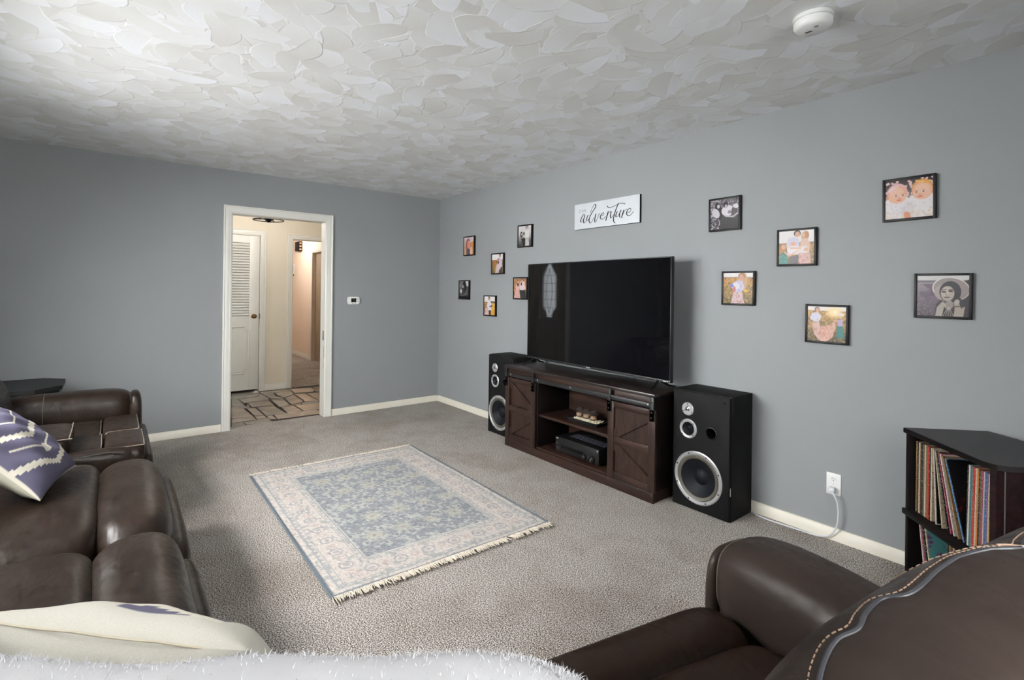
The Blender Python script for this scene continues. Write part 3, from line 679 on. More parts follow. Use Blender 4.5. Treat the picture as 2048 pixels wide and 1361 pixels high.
for k, (a, z) in enumerate(((.012, .148), (.018, .155), (.012, .118), (.03, .12), (.03, .108))): part('indicator', MB().box(rx0+a, ry-.0012, z, rx0+a+.005, ry, z+.004), M_['silver'], t)
for k in range(18): part('button', MB().box(rx0+.045+k*.021, ry-.0015, .163, rx0+.058+k*.021, ry, .168, .0004), M_['blackmetal'], t)
def text_mesh(name, s, size, mat, parent, loc, rot=(PI/2, 0, 0), ext=.0006):
    cu = bpy.data.curves.new(name, 'FONT'); cu.body = s; cu.size = size; cu.extrude = ext; cu.resolution_u = 2
    tmp = bpy.data.objects.new(name+'_tmp', cu); COL.objects.link(tmp)
    dg = bpy.context.evaluated_depsgraph_get(); me = bpy.data.meshes.new_from_object(tmp.evaluated_get(dg))
    bpy.data.objects.remove(tmp); bpy.data.curves.remove(cu)
    mt = Matrix.Translation(loc) @ Matrix.Rotation(rot[2], 4, 'Z') @ Matrix.Rotation(rot[0], 4, 'X'); me.transform(mt)
    me.materials.clear(); me.materials.append(mat); me.name = name
    return part(name, me, None, parent)
text_mesh('lettering', 'SONY', .011, M_['white'], t, (rx0+.006, ry-.0008, .189))

# tray of votive glasses on the middle shelf
tz = .344
t = thing('serving_tray', 'black rectangular tray of pebbles on the console middle shelf', 'tray', (2.72, -.23, tz))
tx0, tx1, ty0, ty1 = 2.563, 2.872, -.322, -.185
part('tray_base', MB().box(tx0+.01, ty0+.01, tz, tx1-.01, ty1-.01, tz+.008), M_['black'], t)
rim = [(tx0, ty0), (tx1, ty0), (tx1, ty1), (tx0, ty1)]; b = MB()
for k in range(4):
    (xa, ya), (xb, yb_) = rim[k], rim[(k+1) % 4]
    ia, ib = [(2.7175+(x-2.7175)*.88, -.2535+(y_-(-.2535))*.78) for x, y_ in ((xa, ya), (xb, yb_))]
    ba, bb = [(2.7175+(x-2.7175)*.95, -.2535+(y_-(-.2535))*.9) for x, y_ in ((xa, ya), (xb, yb_))]
    b.add([(*ba, tz), (*bb, tz), (xb, yb_, tz+.024), (xa, ya, tz+.024), (*ib, tz+.022), (*ia, tz+.022), (*ib, tz+.006), (*ia, tz+.006)], [(0, 1, 2, 3), (3, 2, 4, 5), (5, 4, 6, 7)])
part('tray_rim', b, M_['blackmetal'], t)
pb = MB()
for _ in range(420):
    x, y_ = R.uniform(tx0+.03, tx1-.03), R.uniform(ty0+.022, ty1-.022)
    pb.cushion((x, y_, tz+R.uniform(.012, .026)), (R.uniform(.008, .015), R.uniform(.007, .012), R.uniform(.005, .009)), 2, 2, rot=Matrix.Rotation(R.uniform(0, 3), 3, 'Z'))
part('pebbles', pb, M_['pebble'], t, kind='stuff', angle=180)
for k, (x, nm) in enumerate(((2.628, 'left glass votive holder on the pebble tray'), (2.703, 'middle glass votive holder on the pebble tray'), (2.776, 'right glass votive holder on the pebble tray'))):
    g = thing('votive_holder', nm, 'candle holder', (x, -.25, tz+.03), 0, 'glass votive holders on the tray')
    part('glass_cup', MB().lathe((0, 0, 0), [(0, 0), (.024, 0), (.028, .003), (.030, .07), (.028, .071), (.026, .008), (0, .007)], n=28), M_['glass'], g, local=True)
    part('candle', MB().lathe((0, 0, .0075), [(0, 0), (.0235, 0), (.024, .02), (.01, .022), (0, .022)], n=24), M_['candle'], g, local=True)
    part('wick', MB().tube([(0, 0, .028), (.002, 0, .036)], .001, 6), M_['black'], g, local=True)

# ================================================================ TELEVISION
t = thing('television', 'large black flat-screen television standing on the wooden media console', 'television', (2.68, -.2, .697))
TX0, TX1, TZ0, TZ1, TY = 1.907, 3.436, .747, 1.581, -.212
part('screen', MB().box(TX0+.008, TY+.001, TZ0+.016, TX1-.008, TY+.004, TZ1-.008), M_['screen'], t)
b = MB().box(TX0, TY-.002, TZ0, TX1, TY+.03, TZ0+.016, .002).box(TX0, TY-.002, TZ1-.008, TX1, TY+.03, TZ1, .002)
b.box(TX0, TY-.002, TZ0+.016, TX0+.008, TY+.03, TZ1-.008, .001).box(TX1-.008, TY-.002, TZ0+.016, TX1, TY+.03, TZ1-.008, .001)
part('bezel', b, M_['blackmetal'], t)
part('rear_housing', MB().box(TX0+.004, TY+.005, TZ0+.01, TX1-.004, TY+.03, TZ1-.004, .004).box(TX0+.2, TY+.028, TZ0+.04, TX1-.2, TY+.07, TZ0+.5, .01), M_['black'], t)
for xc, s_ in ((TX0+.10, 1), (TX1-.10, -1)):
    b = MB()
    b.tube([(xc, TY+.01, TZ0+.01), (xc-s_*.01, TY-.055, .715), (xc-s_*.02, TY-.11, .702)], [.010, .008, .005], 8)
    b.tube([(xc, TY+.015, TZ0+.01), (xc-s_*.03, TY+.08, .715), (xc-s_*.04, TY+.14, .702)], [.010, .008, .005], 8)
    part('foot', b, M_['black'], t)
text_mesh('lettering', 'Hisense', .013, M_['white'], t, (2.66, TY-.0022, TZ0+.004))
text_mesh('lettering', 'Roku TV', .011, M_['white'], t, (TX1-.056, TY-.0022, TZ0+.004))
for x in (2.15, 3.12):
    b = MB()
    for k in (-1, 1): b.tube(smooth_path([(x+k*.006, TY+.02, TZ0+.002), (x+k*.010, TY+.022, TZ0-.018), (x+k*.006, TY+.03, TZ0-.03), (x-k*.004, TY+.03, TZ0-.012)], 4), .0018, 6)
    part('cable_clip', b, M_['black'], t)
t.rotation_euler.z = math.radians(-2)
# ================================================================ PICTURES
class Paint:
    def __init__(s, n, m, seed=0):
        s.n, s.m = n, m; s.u, s.v = np.meshgrid(np.linspace(0, 1, n), np.linspace(0, 1, m))
        s.c = np.zeros((m, n, 3)); s.r = np.random.RandomState(seed)
    def put(s, mask, col):
        mask = np.clip(mask, 0, 1)[..., None]; s.c = s.c*(1-mask)+np.array(col, float)*mask; return s
    def grad(s, stops):
        vs = [a for a, _ in stops]; s.c = np.stack([np.interp(s.v, vs, [c[k] for _, c in stops]) for k in range(3)], -1); return s
    def ell(s, cx, cy, rx, ry, col, rot=0, soft=.012):
        a = math.radians(rot); x = (s.u-cx)*math.cos(a)+(s.v-cy)*math.sin(a); y = -(s.u-cx)*math.sin(a)+(s.v-cy)*math.cos(a)
        d = np.sqrt((x/rx)**2+(y/ry)**2); return s.put((1-d)*min(rx, ry)/soft+.5, col)
    def poly(s, pts, col, soft=.006):
        ins = np.zeros_like(s.u, bool); dist = np.full_like(s.u, 9.)
        for i in range(len(pts)):
            (x0, y0), (x1, y1) = pts[i], pts[(i+1) % len(pts)]
            c = ((y0 > s.v) != (y1 > s.v)) & (s.u < (x1-x0)*(s.v-y0)/((y1-y0) or 1e-9)+x0); ins ^= c
            L = (x1-x0)**2+(y1-y0)**2 or 1e-9; t = np.clip(((s.u-x0)*(x1-x0)+(s.v-y0)*(y1-y0))/L, 0, 1)
            dist = np.minimum(dist, np.hypot(s.u-x0-t*(x1-x0), s.v-y0-t*(y1-y0)))
        return s.put(np.where(ins, dist, -dist)/soft+.5, col)
    def line(s, pts, w, col, soft=.006):
        d = np.full_like(s.u, 9.)
        for (x0, y0), (x1, y1) in zip(pts[:-1], pts[1:]):
            L = (x1-x0)**2+(y1-y0)**2 or 1e-9; t = np.clip(((s.u-x0)*(x1-x0)+(s.v-y0)*(y1-y0))/L, 0, 1)
            d = np.minimum(d, np.hypot(s.u-x0-t*(x1-x0), s.v-y0-t*(y1-y0)))
        return s.put((w/2-d)/soft+.5, col)
    def field(s, k):                     # smooth random field 0..1
        a = s.r.rand(k+2, k+2); x = s.u*k; y = s.v*k; i = x.astype(int); j = y.astype(int); fx = x-i; fy = y-j
        fx = fx*fx*(3-2*fx); fy = fy*fy*(3-2*fy)
        return (a[j, i]*(1-fx)+a[j, i+1]*fx)*(1-fy)+(a[j+1, i]*(1-fx)+a[j+1, i+1]*fx)*fy
    def mottle(s, mask, col, k=18, amt=.8, thr=.55):
        return s.put(mask*np.clip((s.field(k)-thr)*6, 0, 1)*amt, col)
    def face(s, x, y, r, skin, hair, look=0, hr=1.25, long=0):
        if long: s.ell(x-look*r*.3, y-r*.8*long, r*1.05, r*(1.2+long), hair)
        s.ell(x-look*r*.15, y+r*.22, r*hr*.92, r*1.12, hair); s.ell(x+look*r*.12, y-r*.08, r*.8, r, skin)
        dk = tuple(v*.45 for v in skin)
        for e in (-.3, .34): s.ell(x+(e+look*.2)*r, y+.05*r, r*.13, r*.07, dk, soft=.006)
        s.ell(x+look*.25*r, y-.45*r, r*.22, r*.06, (170, 90, 84) if skin[0] > skin[2]+15 else dk, soft=.006); return s
    def bw(s, tint=(1, .98, .98)):
        g = s.c @ np.array([.3, .59, .11]); s.c = np.stack([g*t for t in tint], -1); return s
SK = (224, 176, 150); WH = (228, 224, 232); PINK = (214, 178, 172); TEAL = (44, 116, 112)
def meadow(p, hz=.72, sky=(232, 226, 224), warm=(206, 156, 92), low=(104, 88, 60)):
    p.grad([(0, low), (hz*.5, (150, 120, 74)), (hz-.02, warm), (hz, (120, 92, 70)), (hz+.03, sky), (1, (240, 238, 240))])
    g = (p.v < hz).astype(float)
    p.mottle(g, (78, 70, 44), 26, .6, .5); p.mottle(g, (226, 184, 110), 34, .5, .6); return p
def dress(p, cx, top, bot, w0, w1, col=PINK):
    p.poly([(cx-w0, top), (cx+w0, top), (cx+w1, bot), (cx-w1, bot)], col)
    m = ((p.v < top) & (abs(p.u-cx) < w1+.01)).astype(float)*(np.abs(p.u-cx) < w0+(w1-w0)*np.clip((top-p.v)/max(.01, top-bot), 0, 1))
    return p.mottle(m, (176, 104, 96), 30, .55, .58)
def pic_babies():
    p = Paint(132, 132, 3); p.grad([(0, (232, 220, 214)), (1, (34, 24, 28))])
    for _ in range(90): p.ell(p.r.rand(), .45+p.r.rand()*.55, .035, .028, (222, 190, 190), p.r.rand()*180)
    p.ell(.27, .26, .36, .34, (232, 226, 230)); p.ell(.82, .30, .36, .36, (234, 228, 230))
    p.ell(.5, .2, .1, .22, (226, 218, 222)); p.mottle((p.v < .42).astype(float), (202, 190, 200), 30, .5, .55); p.mottle((p.v < .18).astype(float), (222, 196, 150), 34, .6, .5)
    for x, y, band in ((.26, .62, (226, 178, 178)), (.78, .66, (214, 150, 78))):
        p.ell(x, y+.05, .22, .25, band); p.ell(x, y+.01, .205, .225, (226, 170, 142)); p.ell(x, y-.07, .19, .15, (234, 184, 158))
        p.ell(x+.0, y+.07, .15, .12, (236, 190, 166), soft=.05)
        s_ = 1 if x < .5 else -1
        for e in (-.07, .075):
            p.ell(x+s_*.04+e, y-.02, .034, .019, (238, 226, 222)); p.ell(x+s_*.045+e, y-.02, .019, .018, (70, 60, 74)); p.line([(x+s_*.04+e-.04, y+.015), (x+s_*.04+e+.035, y+.02)], .008, (176, 116, 92))
        p.ell(x+s_*.045, y-.085, .024, .018, (214, 146, 122)); p.ell(x+s_*.04, y-.14, .05, .018, (190, 104, 92)); p.ell(x+s_*.04, y-.125, .05, .008, (206, 136, 116))
        p.ell(x-s_*.21, y-.06, .028, .04, (214, 146, 118))
    p.poly([(.06, .74), (.2, .86), (.32, .88), (.28, .82), (.12, .66)], (232, 192, 196)); p.ell(.14, .78, .08, .03, (236, 206, 208), 40)
    p.ell(.70, .91, .07, .03, (232, 178, 96), -25); p.ell(.87, .88, .09, .032, (226, 166, 80), 12); p.ell(.79, .89, .03, .03, (240, 190, 112))
    p.poly([(.42, .0), (.40, .14), (.47, .17), (.53, .12), (.55, 0)], (216, 142, 112)); return p
def pic_hat():
    p = Paint(132, 132, 5); p.grad([(0, (66, 58, 66)), (.45, (112, 98, 112)), (.82, (150, 140, 148)), (.87, (90, 86, 90)), (.89, (206, 204, 206)), (1, (214, 214, 216))])
    p.mottle((p.v < .8).astype(float), (74, 60, 78), 9, .6, .5); p.mottle((p.v < .5).astype(float), (160, 150, 160), 40, .4, .62)
    p.poly([(.78, 0), (1, 0), (1, .9), (.9, .86)], (48, 44, 52))
    p.ell(.66, .67, .36, .29, (226, 220, 216), -14); p.ell(.665, .665, .34, .27, (150, 138, 138), -14); p.ell(.60, .58, .26, .22, (168, 156, 152), -10)
    p.ell(.65, .60, .205, .26, (40, 36, 42)); p.poly([(.36, .0), (.38, .3), (.5, .42), (.56, 0)], (44, 38, 44)); p.poly([(.74, 0), (.80, .5), (.92, .35), (.9, 0)], (46, 42, 48))
    p.poly([(.37, 0), (.40, .22), (.50, .36), (.58, .3), (.56, 0)], (176, 168, 160)); p.ell(.64, .28, .07, .12, (152, 142, 138))
    p.ell(.60, .56, .13, .185, (176, 166, 158)); p.ell(.56, .60, .07, .1, (198, 188, 178), soft=.05)
    for x in (.53, .66): p.ell(x, .60+.02*(x > .6), .045, .024, (60, 50, 52)); p.line([(x-.05, .645), (x+.05, .665)], .014, (58, 50, 52))
    p.line([(.575, .6), (.56, .53), (.60, .525)], .012, (112, 100, 98)); p.ell(.59, .465, .055, .017, (84, 66, 72)); 
    p.poly([(.5, 0), (.54, .24), (.62, .1), (.72, .26), (.76, 0)], (50, 42, 50)); p.poly([(.72, .0), (.74, .2), (.72, .34), (.8, .38), (.86, .2), (.93, .26), (.9, 0)], (170, 158, 150))
    p.ell(.78, .36, .05, .06, (184, 172, 164)); p.line([(.73, .24), (.83, .25)], .02, (40, 34, 38))
    for k in range(5): p.line([(.52+k*.05, .0), (.60+k*.01, .22)], .009, (196, 188, 176))
    return p
def pic_family4():
    p = meadow(Paint(104, 104, 7), .62); 
    p.poly([(.26, .28), (.22, .6), (.28, .78), (.42, .82), (.56, .76), (.6, .5), (.58, .28)], (212, 206, 226)); p.face(.53, .89, .085, SK, (60, 40, 32), .3)
    p.ell(.74, .82, .1, .14, (196, 154, 112)); p.ell(.78, .84, .075, .12, (178, 132, 92)); p.poly([(.62, .62), (.64, .74), (.8, .76), (.88, .6), (.86, .3), (.6, .3)], (218, 186, 170)); p.ell(.70, .86, .05, .07, SK)
    dress(p, .72, .32, 0, .16, .2); p.poly([(.3, 0), (.3, .24), (.58, .26), (.56, 0)], (92, 84, 90)); p.ell(.44, .42, .2, .13, (232, 228, 234)); p.ell(.72, .42, .15, .1, (232, 226, 230))
    p.ell(.41, .60, .075, .055, (218, 160, 128)); p.ell(.78, .42, .07, .055, (222, 168, 140)); p.line([(.34, .48), (.62, .46)], .05, SK)
    p.ell(.1, .42, .1, .17, (176, 124, 78)); p.face(.13, .53, .07, SK, (170, 118, 72), .2); p.poly([(.02, 0), (.06, .34), (.2, .38), (.28, 0)], TEAL); p.mottle(((p.u < .26) & (p.v < .3)).astype(float), (120, 180, 168), 26, .5, .62)
    p.line([(.18, .36), (.3, .24), (.55, .4)], .045, SK); return p
def pic_mother():
    p = meadow(Paint(100, 100, 11), .84, warm=(196, 138, 74)); p.ell(.66, .72, .16, .3, (196, 160, 120)); dress(p, .5, .42, 0, .13, .23, (212, 190, 194))
    p.poly([(.36, .4), (.32, .66), (.5, .76), (.66, .74), (.72, .5), (.6, .36)], (206, 200, 222)); p.mottle(((p.v > .38) & (p.v < .74) & (p.u > .33) & (p.u < .7)).astype(float), (130, 130, 190), 30, .6, .62)
    p.face(.62, .86, .1, (210, 160, 140), (150, 108, 80), -.3); p.ell(.42, .57, .15, .11, (226, 222, 232)); p.ell(.30, .58, .06, .06, (110, 120, 190)); p.ell(.38, .46, .05, .1, (200, 120, 122)); p.ell(.76, .42, .07, .04, (232, 178, 74)); return p
def pic_twirl():
    p = meadow(Paint(104, 104, 13), .86, (244, 232, 220)); p.ell(.70, .84, .2, .14, (255, 226, 170), soft=.12); p.ell(.72, .86, .05, .05, (255, 246, 220), soft=.05)
    p.mottle((p.v < .3).astype(float), (58, 48, 34), 22, .7, .45)
    p.poly([(.12, .5), (.32, .56), (.36, .3), (.42, .0), (.3, .04), (.18, .2)], (218, 184, 172)); p.poly([(.34, .42), (.48, .44), (.62, .5), (.72, .62), (.74, .4), (.66, .12), (.5, .0), (.38, .02)], (220, 178, 160))
    p.mottle(((p.v < .6) & (p.u > .14) & (p.u < .73) & (p.c[..., 0] > 200)).astype(float), (182, 112, 104), 28, .55, .56)
    p.poly([(.06, .66), (.12, .8), (.26, .84), (.38, .72), (.3, .56), (.16, .56)], (222, 220, 236)); p.mottle(((p.v > .56) & (p.v < .82) & (p.u < .38)).astype(float), (120, 120, 160), 26, .5, .64)
    p.face(.26, .9, .06, SK, (110, 84, 70), .4); p.line([(.72, .62), (.84, .58)], .035, SK); p.poly([(.76, .14), (.78, .46), (.92, .46), (.96, .12)], TEAL); p.poly([(.79, .46), (.8, .64), (.9, .66), (.92, .46)], (186, 170, 206))
    p.ell(.86, .73, .045, .06, (224, 186, 154)); p.ell(.87, .79, .09, .04, (236, 222, 214), -14); p.mottle(((p.u > .76) & (p.v < .45)).astype(float), (30, 82, 84), 40, .4, .6); return p
def pic_bwfield():
    p = Paint(100, 100, 17); p.grad([(0, (48, 42, 52)), (.4, (74, 66, 78)), (.5, (110, 104, 112)), (1, (120, 114, 120))]); m = np.ones_like(p.u)
    p.mottle((p.v > .45)*m, (214, 210, 214), 40, .8, .6); p.mottle((p.u < .35)*m, (206, 202, 206), 34, .8, .55); p.mottle((p.v > .5)*m, (30, 26, 32), 36, .7, .6)
    p.ell(.30, .62, .13, .3, (52, 44, 50), 12); p.ell(.2, .55, .12, .18, (208, 204, 208), 30); p.face(.29, .78, .065, (214, 206, 204), (50, 42, 46), .3)
    p.ell(.62, .60, .22, .18, (226, 224, 226)); p.ell(.55, .8, .085, .1, (46, 40, 44)); p.ell(.56, .75, .05, .06, (190, 180, 178)); p.ell(.68, .55, .06, .06, (150, 142, 144))
    p.ell(.84, .52, .1, .2, (98, 90, 98)); p.ell(.9, .72, .1, .07, (228, 226, 228), -20); p.line([(.55, .42), (.8, .38), (.96, .48)], .05, (196, 188, 188)); return p.bw((1, .97, 1.02))
def pic_small(kind):
    p = Paint(80, 80, 20+kind)
    if kind == 0:
        p.grad([(0, (196, 150, 110)), (1, (230, 222, 220))]); p.poly([(.6, 0), (1, 0), (1, .75), (.62, .66)], (214, 140, 74)); p.ell(.42, .86, .4, .16, (206, 190, 208), 14)
        p.ell(.42, .46, .28, .46, (150, 92, 84)); p.ell(.5, .56, .17, .26, (222, 158, 138)); p.ell(.44, .12, .2, .24, (96, 76, 104)); p.ell(.74, .18, .13, .28, (222, 190, 160)); 
        for x in (.44, .57): p.ell(x, .6, .03, .018, (84, 50, 50))
        p.ell(.5, .44, .055, .018, (180, 80, 84)); p.ell(.12, .12, .12, .3, (206, 170, 130))
    elif kind == 1:
        meadow(p, .68, warm=(196, 112, 74)); p.poly([(.5, .3), (.52, .68), (.66, .82), (.9, .74), (.92, .3)], (206, 200, 224)); p.face(.72, .9, .085, SK, (50, 36, 32)); p.face(.58, .68, .07, SK, (60, 34, 30), 0, 1.2, .9)
        dress(p, .52, .46, 0, .12, .22, (214, 196, 190)); p.poly([(.62, 0), (.7, .3), (.9, .32), (.94, 0)], (70, 62, 66)); p.ell(.68, .32, .12, .14, (220, 200, 206))
    elif kind == 2:
        p.grad([(0, (84, 76, 84)), (.34, (150, 146, 150)), (.66, (216, 214, 214)), (1, (226, 224, 224))]); p.mottle((p.v < .4).astype(float), (40, 36, 42), 30, .7, .5)
        p.poly([(.48, .36), (.48, .66), (.6, .82), (.82, .78), (.84, .4)], (228, 228, 230)); p.face(.66, .88, .09, (206, 200, 198), (70, 64, 66)); p.poly([(.4, .0), (.24, .38), (.52, .42), (.54, 0)], (46, 42, 48))
        p.ell(.24, .58, .09, .15, (50, 44, 48)); p.face(.25, .6, .06, (196, 190, 188), (56, 50, 52)); dress(p, .7, .44, 0, .1, .16, (208, 206, 206)); p.ell(.44, .62, .06, .08, (70, 64, 66)); p.ell(.52, .5, .1, .06, (216, 214, 214)); p.bw()
    elif kind == 3:
        p.grad([(0, (40, 38, 42)), (1, (120, 118, 124))]); p.mottle(np.ones_like(p.u), (190, 188, 192), 12, .6, .6); p.ell(.3, .74, .2, .2, (120, 116, 122)); p.ell(.58, .7, .22, .32, (38, 34, 38)); p.poly([(.66, 1), (.8, .7), (1, .72), (1, 1)], (216, 214, 216))
        p.ell(.42, .66, .1, .14, (158, 152, 152), 25); p.ell(.34, .4, .28, .2, (66, 64, 70), 30); p.ell(.2, .42, .12, .13, (206, 204, 206)); p.line([(.1, .3), (.4, .14), (.85, .42)], .1, (104, 100, 106)); p.poly([(0, 0), (1, 0), (1, .12), (0, .16)], (28, 26, 30)); p.bw()
    elif kind == 4:
        meadow(p, .68); p.poly([(.62, .0), (.64, .6), (1, .62), (1, 0)], (206, 150, 56)); p.mottle((p.u > .6).astype(float)*(p.v < .6), (240, 196, 90), 24, .7, .5); p.line([(.6, .72), (1, .71)], .06, (70, 62, 66))
        p.poly([(.3, .26), (.26, .6), (.4, .74), (.6, .72), (.7, .5), (.64, .24)], (226, 222, 236)); p.face(.46, .87, .09, SK, (44, 34, 34)); p.poly([(.42, 0), (.44, .26), (.64, .26), (.62, 0)], (50, 46, 54)); p.face(.2, .5, .065, SK, (70, 44, 44), 0, 1.2, .5)
        dress(p, .24, .4, 0, .12, .22, (214, 186, 186)); p.ell(.58, .46, .1, .05, (120, 110, 130)); p.ell(.7, .5, .07, .04, (60, 54, 60))
    else:
        p.grad([(0, (70, 58, 48)), (.6, (176, 120, 76)), (1, (150, 120, 90))]); p.mottle(np.ones_like(p.u), (214, 158, 104), 16, .6, .55)
        p.poly([(.4, 0), (.5, .4), (.66, .5), (.9, .46), (.98, 0)], (42, 52, 50)); p.poly([(.46, .44), (.48, .78), (.6, .86), (.84, .84), (.9, .5), (.7, .4)], (222, 206, 214)); p.face(.66, .88, .08, SK, (80, 48, 42), -.2); p.ell(.6, .72, .06, .08, (90, 54, 44))
        dress(p, .28, .44, 0, .16, .26, (216, 172, 164)); p.ell(.3, .56, .16, .2, (216, 176, 168)); p.face(.33, .82, .08, SK, (76, 48, 36), .2, 1.2, .9); p.line([(.85, .7), (.94, .5), (.8, .42)], .05, SK)
    return p
FR = .216; FD = .022
fm = MB()
for a in ((-FR/2, -FR/2, -FR/2+.012, FR/2), (FR/2-.012, -FR/2, FR/2, FR/2), (-FR/2+.012, FR/2-.012, FR/2-.012, FR/2), (-FR/2+.012, -FR/2, FR/2-.012, -FR/2+.012)):
    fm.box(a[0], -FD, a[1], a[2], -.0005, a[3], .0012)
fm.box(-FR/2+.006, -.012, -FR/2+.006, FR/2-.006, -.002, FR/2-.006)
FRM = fm.mesh('frame', M_['black'])
G1, G2 = 'square photo frames left of the television', 'square photo frames right of the television'
PICS = [(.676, 1.834, pic_small(0), 'frame with colour photo of a woman in a wide hat, topmost beside the room corner', G1, 0),
    (1.212, 1.619, pic_small(1), 'frame with colour photo of a couple standing in an orange meadow', G1, -.3),
    (1.648, 1.869, pic_small(2), 'black and white photo frame of a family group, highest left of the television', G1, .4),
    (.583, 1.347, pic_small(3), 'dark black and white photo frame nearest the room corner, lower row', G1, 0),
    (1.083, 1.183, pic_small(4), 'lowest left frame, man in white shirt before yellow field', G1, 0),
    (1.587, 1.367, pic_small(5), 'colour photo frame partly hidden behind the television left edge', G1, 0),
    (3.673, 1.853, pic_bwfield(), 'black and white photo frame of people sitting in tall grass', G2, -.4),
    (4.115, 1.612, pic_family4(), 'photo frame of parents holding two babies with girl in teal skirt', G2, 0),
    (3.769, 1.375, pic_mother(), 'photo frame of a woman in a patterned dress cradling a baby', G2, .3),
    (4.277, 1.178, pic_twirl(), 'photo frame of two figures stretching a long pink skirt in a meadow', G2, .4),
    (4.640, 1.822, pic_babies(), 'photo frame of two babies with bow headbands, top right', G2, -.5),
    (4.775, 1.341, pic_hat(), 'black and white photo frame of a girl in a broad-brimmed hat', G2, .3)]
for x, z, p, lab, grp, tilt in PICS:
    t = thing('photo_frame', lab, 'picture', (x, 0, z), 0, grp); t.rotation_euler.y = math.radians(tilt)
    part('frame', FRM, None, t, local=True)
    s_ = FR/2-.0115
    part('print', grid_paint('print', p.n, p.m, lambda u, v: (-s_+2*s_*u, -FD+.0035, -s_+2*s_*v), p.c*.88, M_['attrprint']), None, t, local=True)

# lettered sign
SCRIPT = [[(2.442,1.984),(2.421,1.986),(2.399,1.956),(2.391,1.933),(2.404,1.928),(2.422,1.945),(2.442,1.979)],[(2.443,1.984),(2.427,1.943),(2.429,1.916),(2.443,1.921),(2.467,1.94)],[(2.491,1.973),(2.473,1.971),(2.461,1.943),(2.474,1.934),(2.493,1.954),(2.519,1.991)],[(2.518,2.027),(2.544,2.054),(2.56,2.053),(2.555,2.029),(2.519,1.991),(2.493,1.952),(2.489,1.922),(2.503,1.908),(2.524,1.923),(2.543,1.953)],[(2.499,1.987),(2.518,2.027)],[(2.564,1.981),(2.554,1.946),(2.552,1.917),(2.562,1.913),(2.582,1.94),(2.594,1.967),(2.598,1.973),(2.611,1.971)],[(2.622,1.954),(2.642,1.96),(2.651,1.973),(2.642,1.978),(2.621,1.964),(2.611,1.946),(2.622,1.929),(2.643,1.928),(2.675,1.95)],[(2.697,1.986),(2.684,1.954),(2.67,1.908)],[(2.674,1.924),(2.696,1.965),(2.716,1.979),(2.725,1.973),(2.718,1.95),(2.721,1.929),(2.734,1.933),(2.762,1.961)],[(2.802,2.038),(2.783,2.007),(2.76,1.955),(2.751,1.919),(2.755,1.894),(2.771,1.881)],[(2.684,2.028),(2.693,2.017),(2.711,2.011),(2.739,2.014),(2.783,2.024),(2.814,2.031),(2.848,2.028),(2.868,2.018)],[(2.789,1.973),(2.776,1.95),(2.774,1.934),(2.785,1.93),(2.805,1.948),(2.827,1.979)],[(2.827,1.981),(2.813,1.955),(2.811,1.931),(2.82,1.919)],[(2.853,1.978),(2.84,1.946),(2.831,1.914)],[(2.838,1.932),(2.857,1.962),(2.872,1.978),(2.886,1.98)],[(2.887,1.949),(2.91,1.955),(2.922,1.971),(2.913,1.981),(2.895,1.975),(2.88,1.953),(2.884,1.935),(2.899,1.926),(2.921,1.931),(2.948,1.956)]]
OUR = [[(2.398,2.017),(2.391,2.03),(2.38,2.027),(2.374,2.017),(2.38,2.008),(2.39,2.006),(2.398,2.017)],[(2.407,2.031),(2.408,2.014),(2.415,2.006),(2.423,2.011),(2.423,2.031)],[(2.437,2.004),(2.436,2.03),(2.448,2.029),(2.451,2.023),(2.448,2.018),(2.438,2.017),(2.453,2.005)]]
t = thing('lettered_sign', 'white rectangular sign with black script lettering above the television', 'sign', (2.66, 0, 1.97))
part('board', MB().box(2.319, -.020, 1.866, 3.003, -.0, 2.080, .001), M_['black'], t)
part('white_face', MB().box(2.320, -.0212, 1.867, 3.002, -.0198, 2.079, .0004), plain('brushed_white_paint', (198, 203, 209), .5, grain=.2, vary=.03, vscale=12), t)
def ribbon(b, pts, base, gain):
    P = smooth_path([(x, 0, z) for x, z in pts], 7); m = len(P); L = []
    for i, p in enumerate(P):
        d = (P[min(i+1, m-1)]-P[max(i-1, 0)]); d = d.normalized() if d.length else Vector((1, 0, 0))
        w = base+gain*max(0, -d.z)**2; k = min(1, .35+i/3, .35+(m-1-i)/3)
        nrm = Vector((-d.z, 0, d.x)); pen = Vector((.8, 0, .6)); L.append((p+nrm*w*k/2, p-nrm*w*k/2))
    vs = [(q.x, -.0216, q.z) for pr in L for q in pr]
    b.add(vs, [(2*i, 2*i+1, 2*i+3, 2*i+2) for i in range(m-1)])
b = MB()
for s_ in SCRIPT: ribbon(b, s_, .0042, .0058)
part('script_lettering', b, M_['black'], t)
b = MB()
for s_ in OUR: ribbon(b, s_, .0016, .0006)
part('small_lettering', b, M_['black'], t)

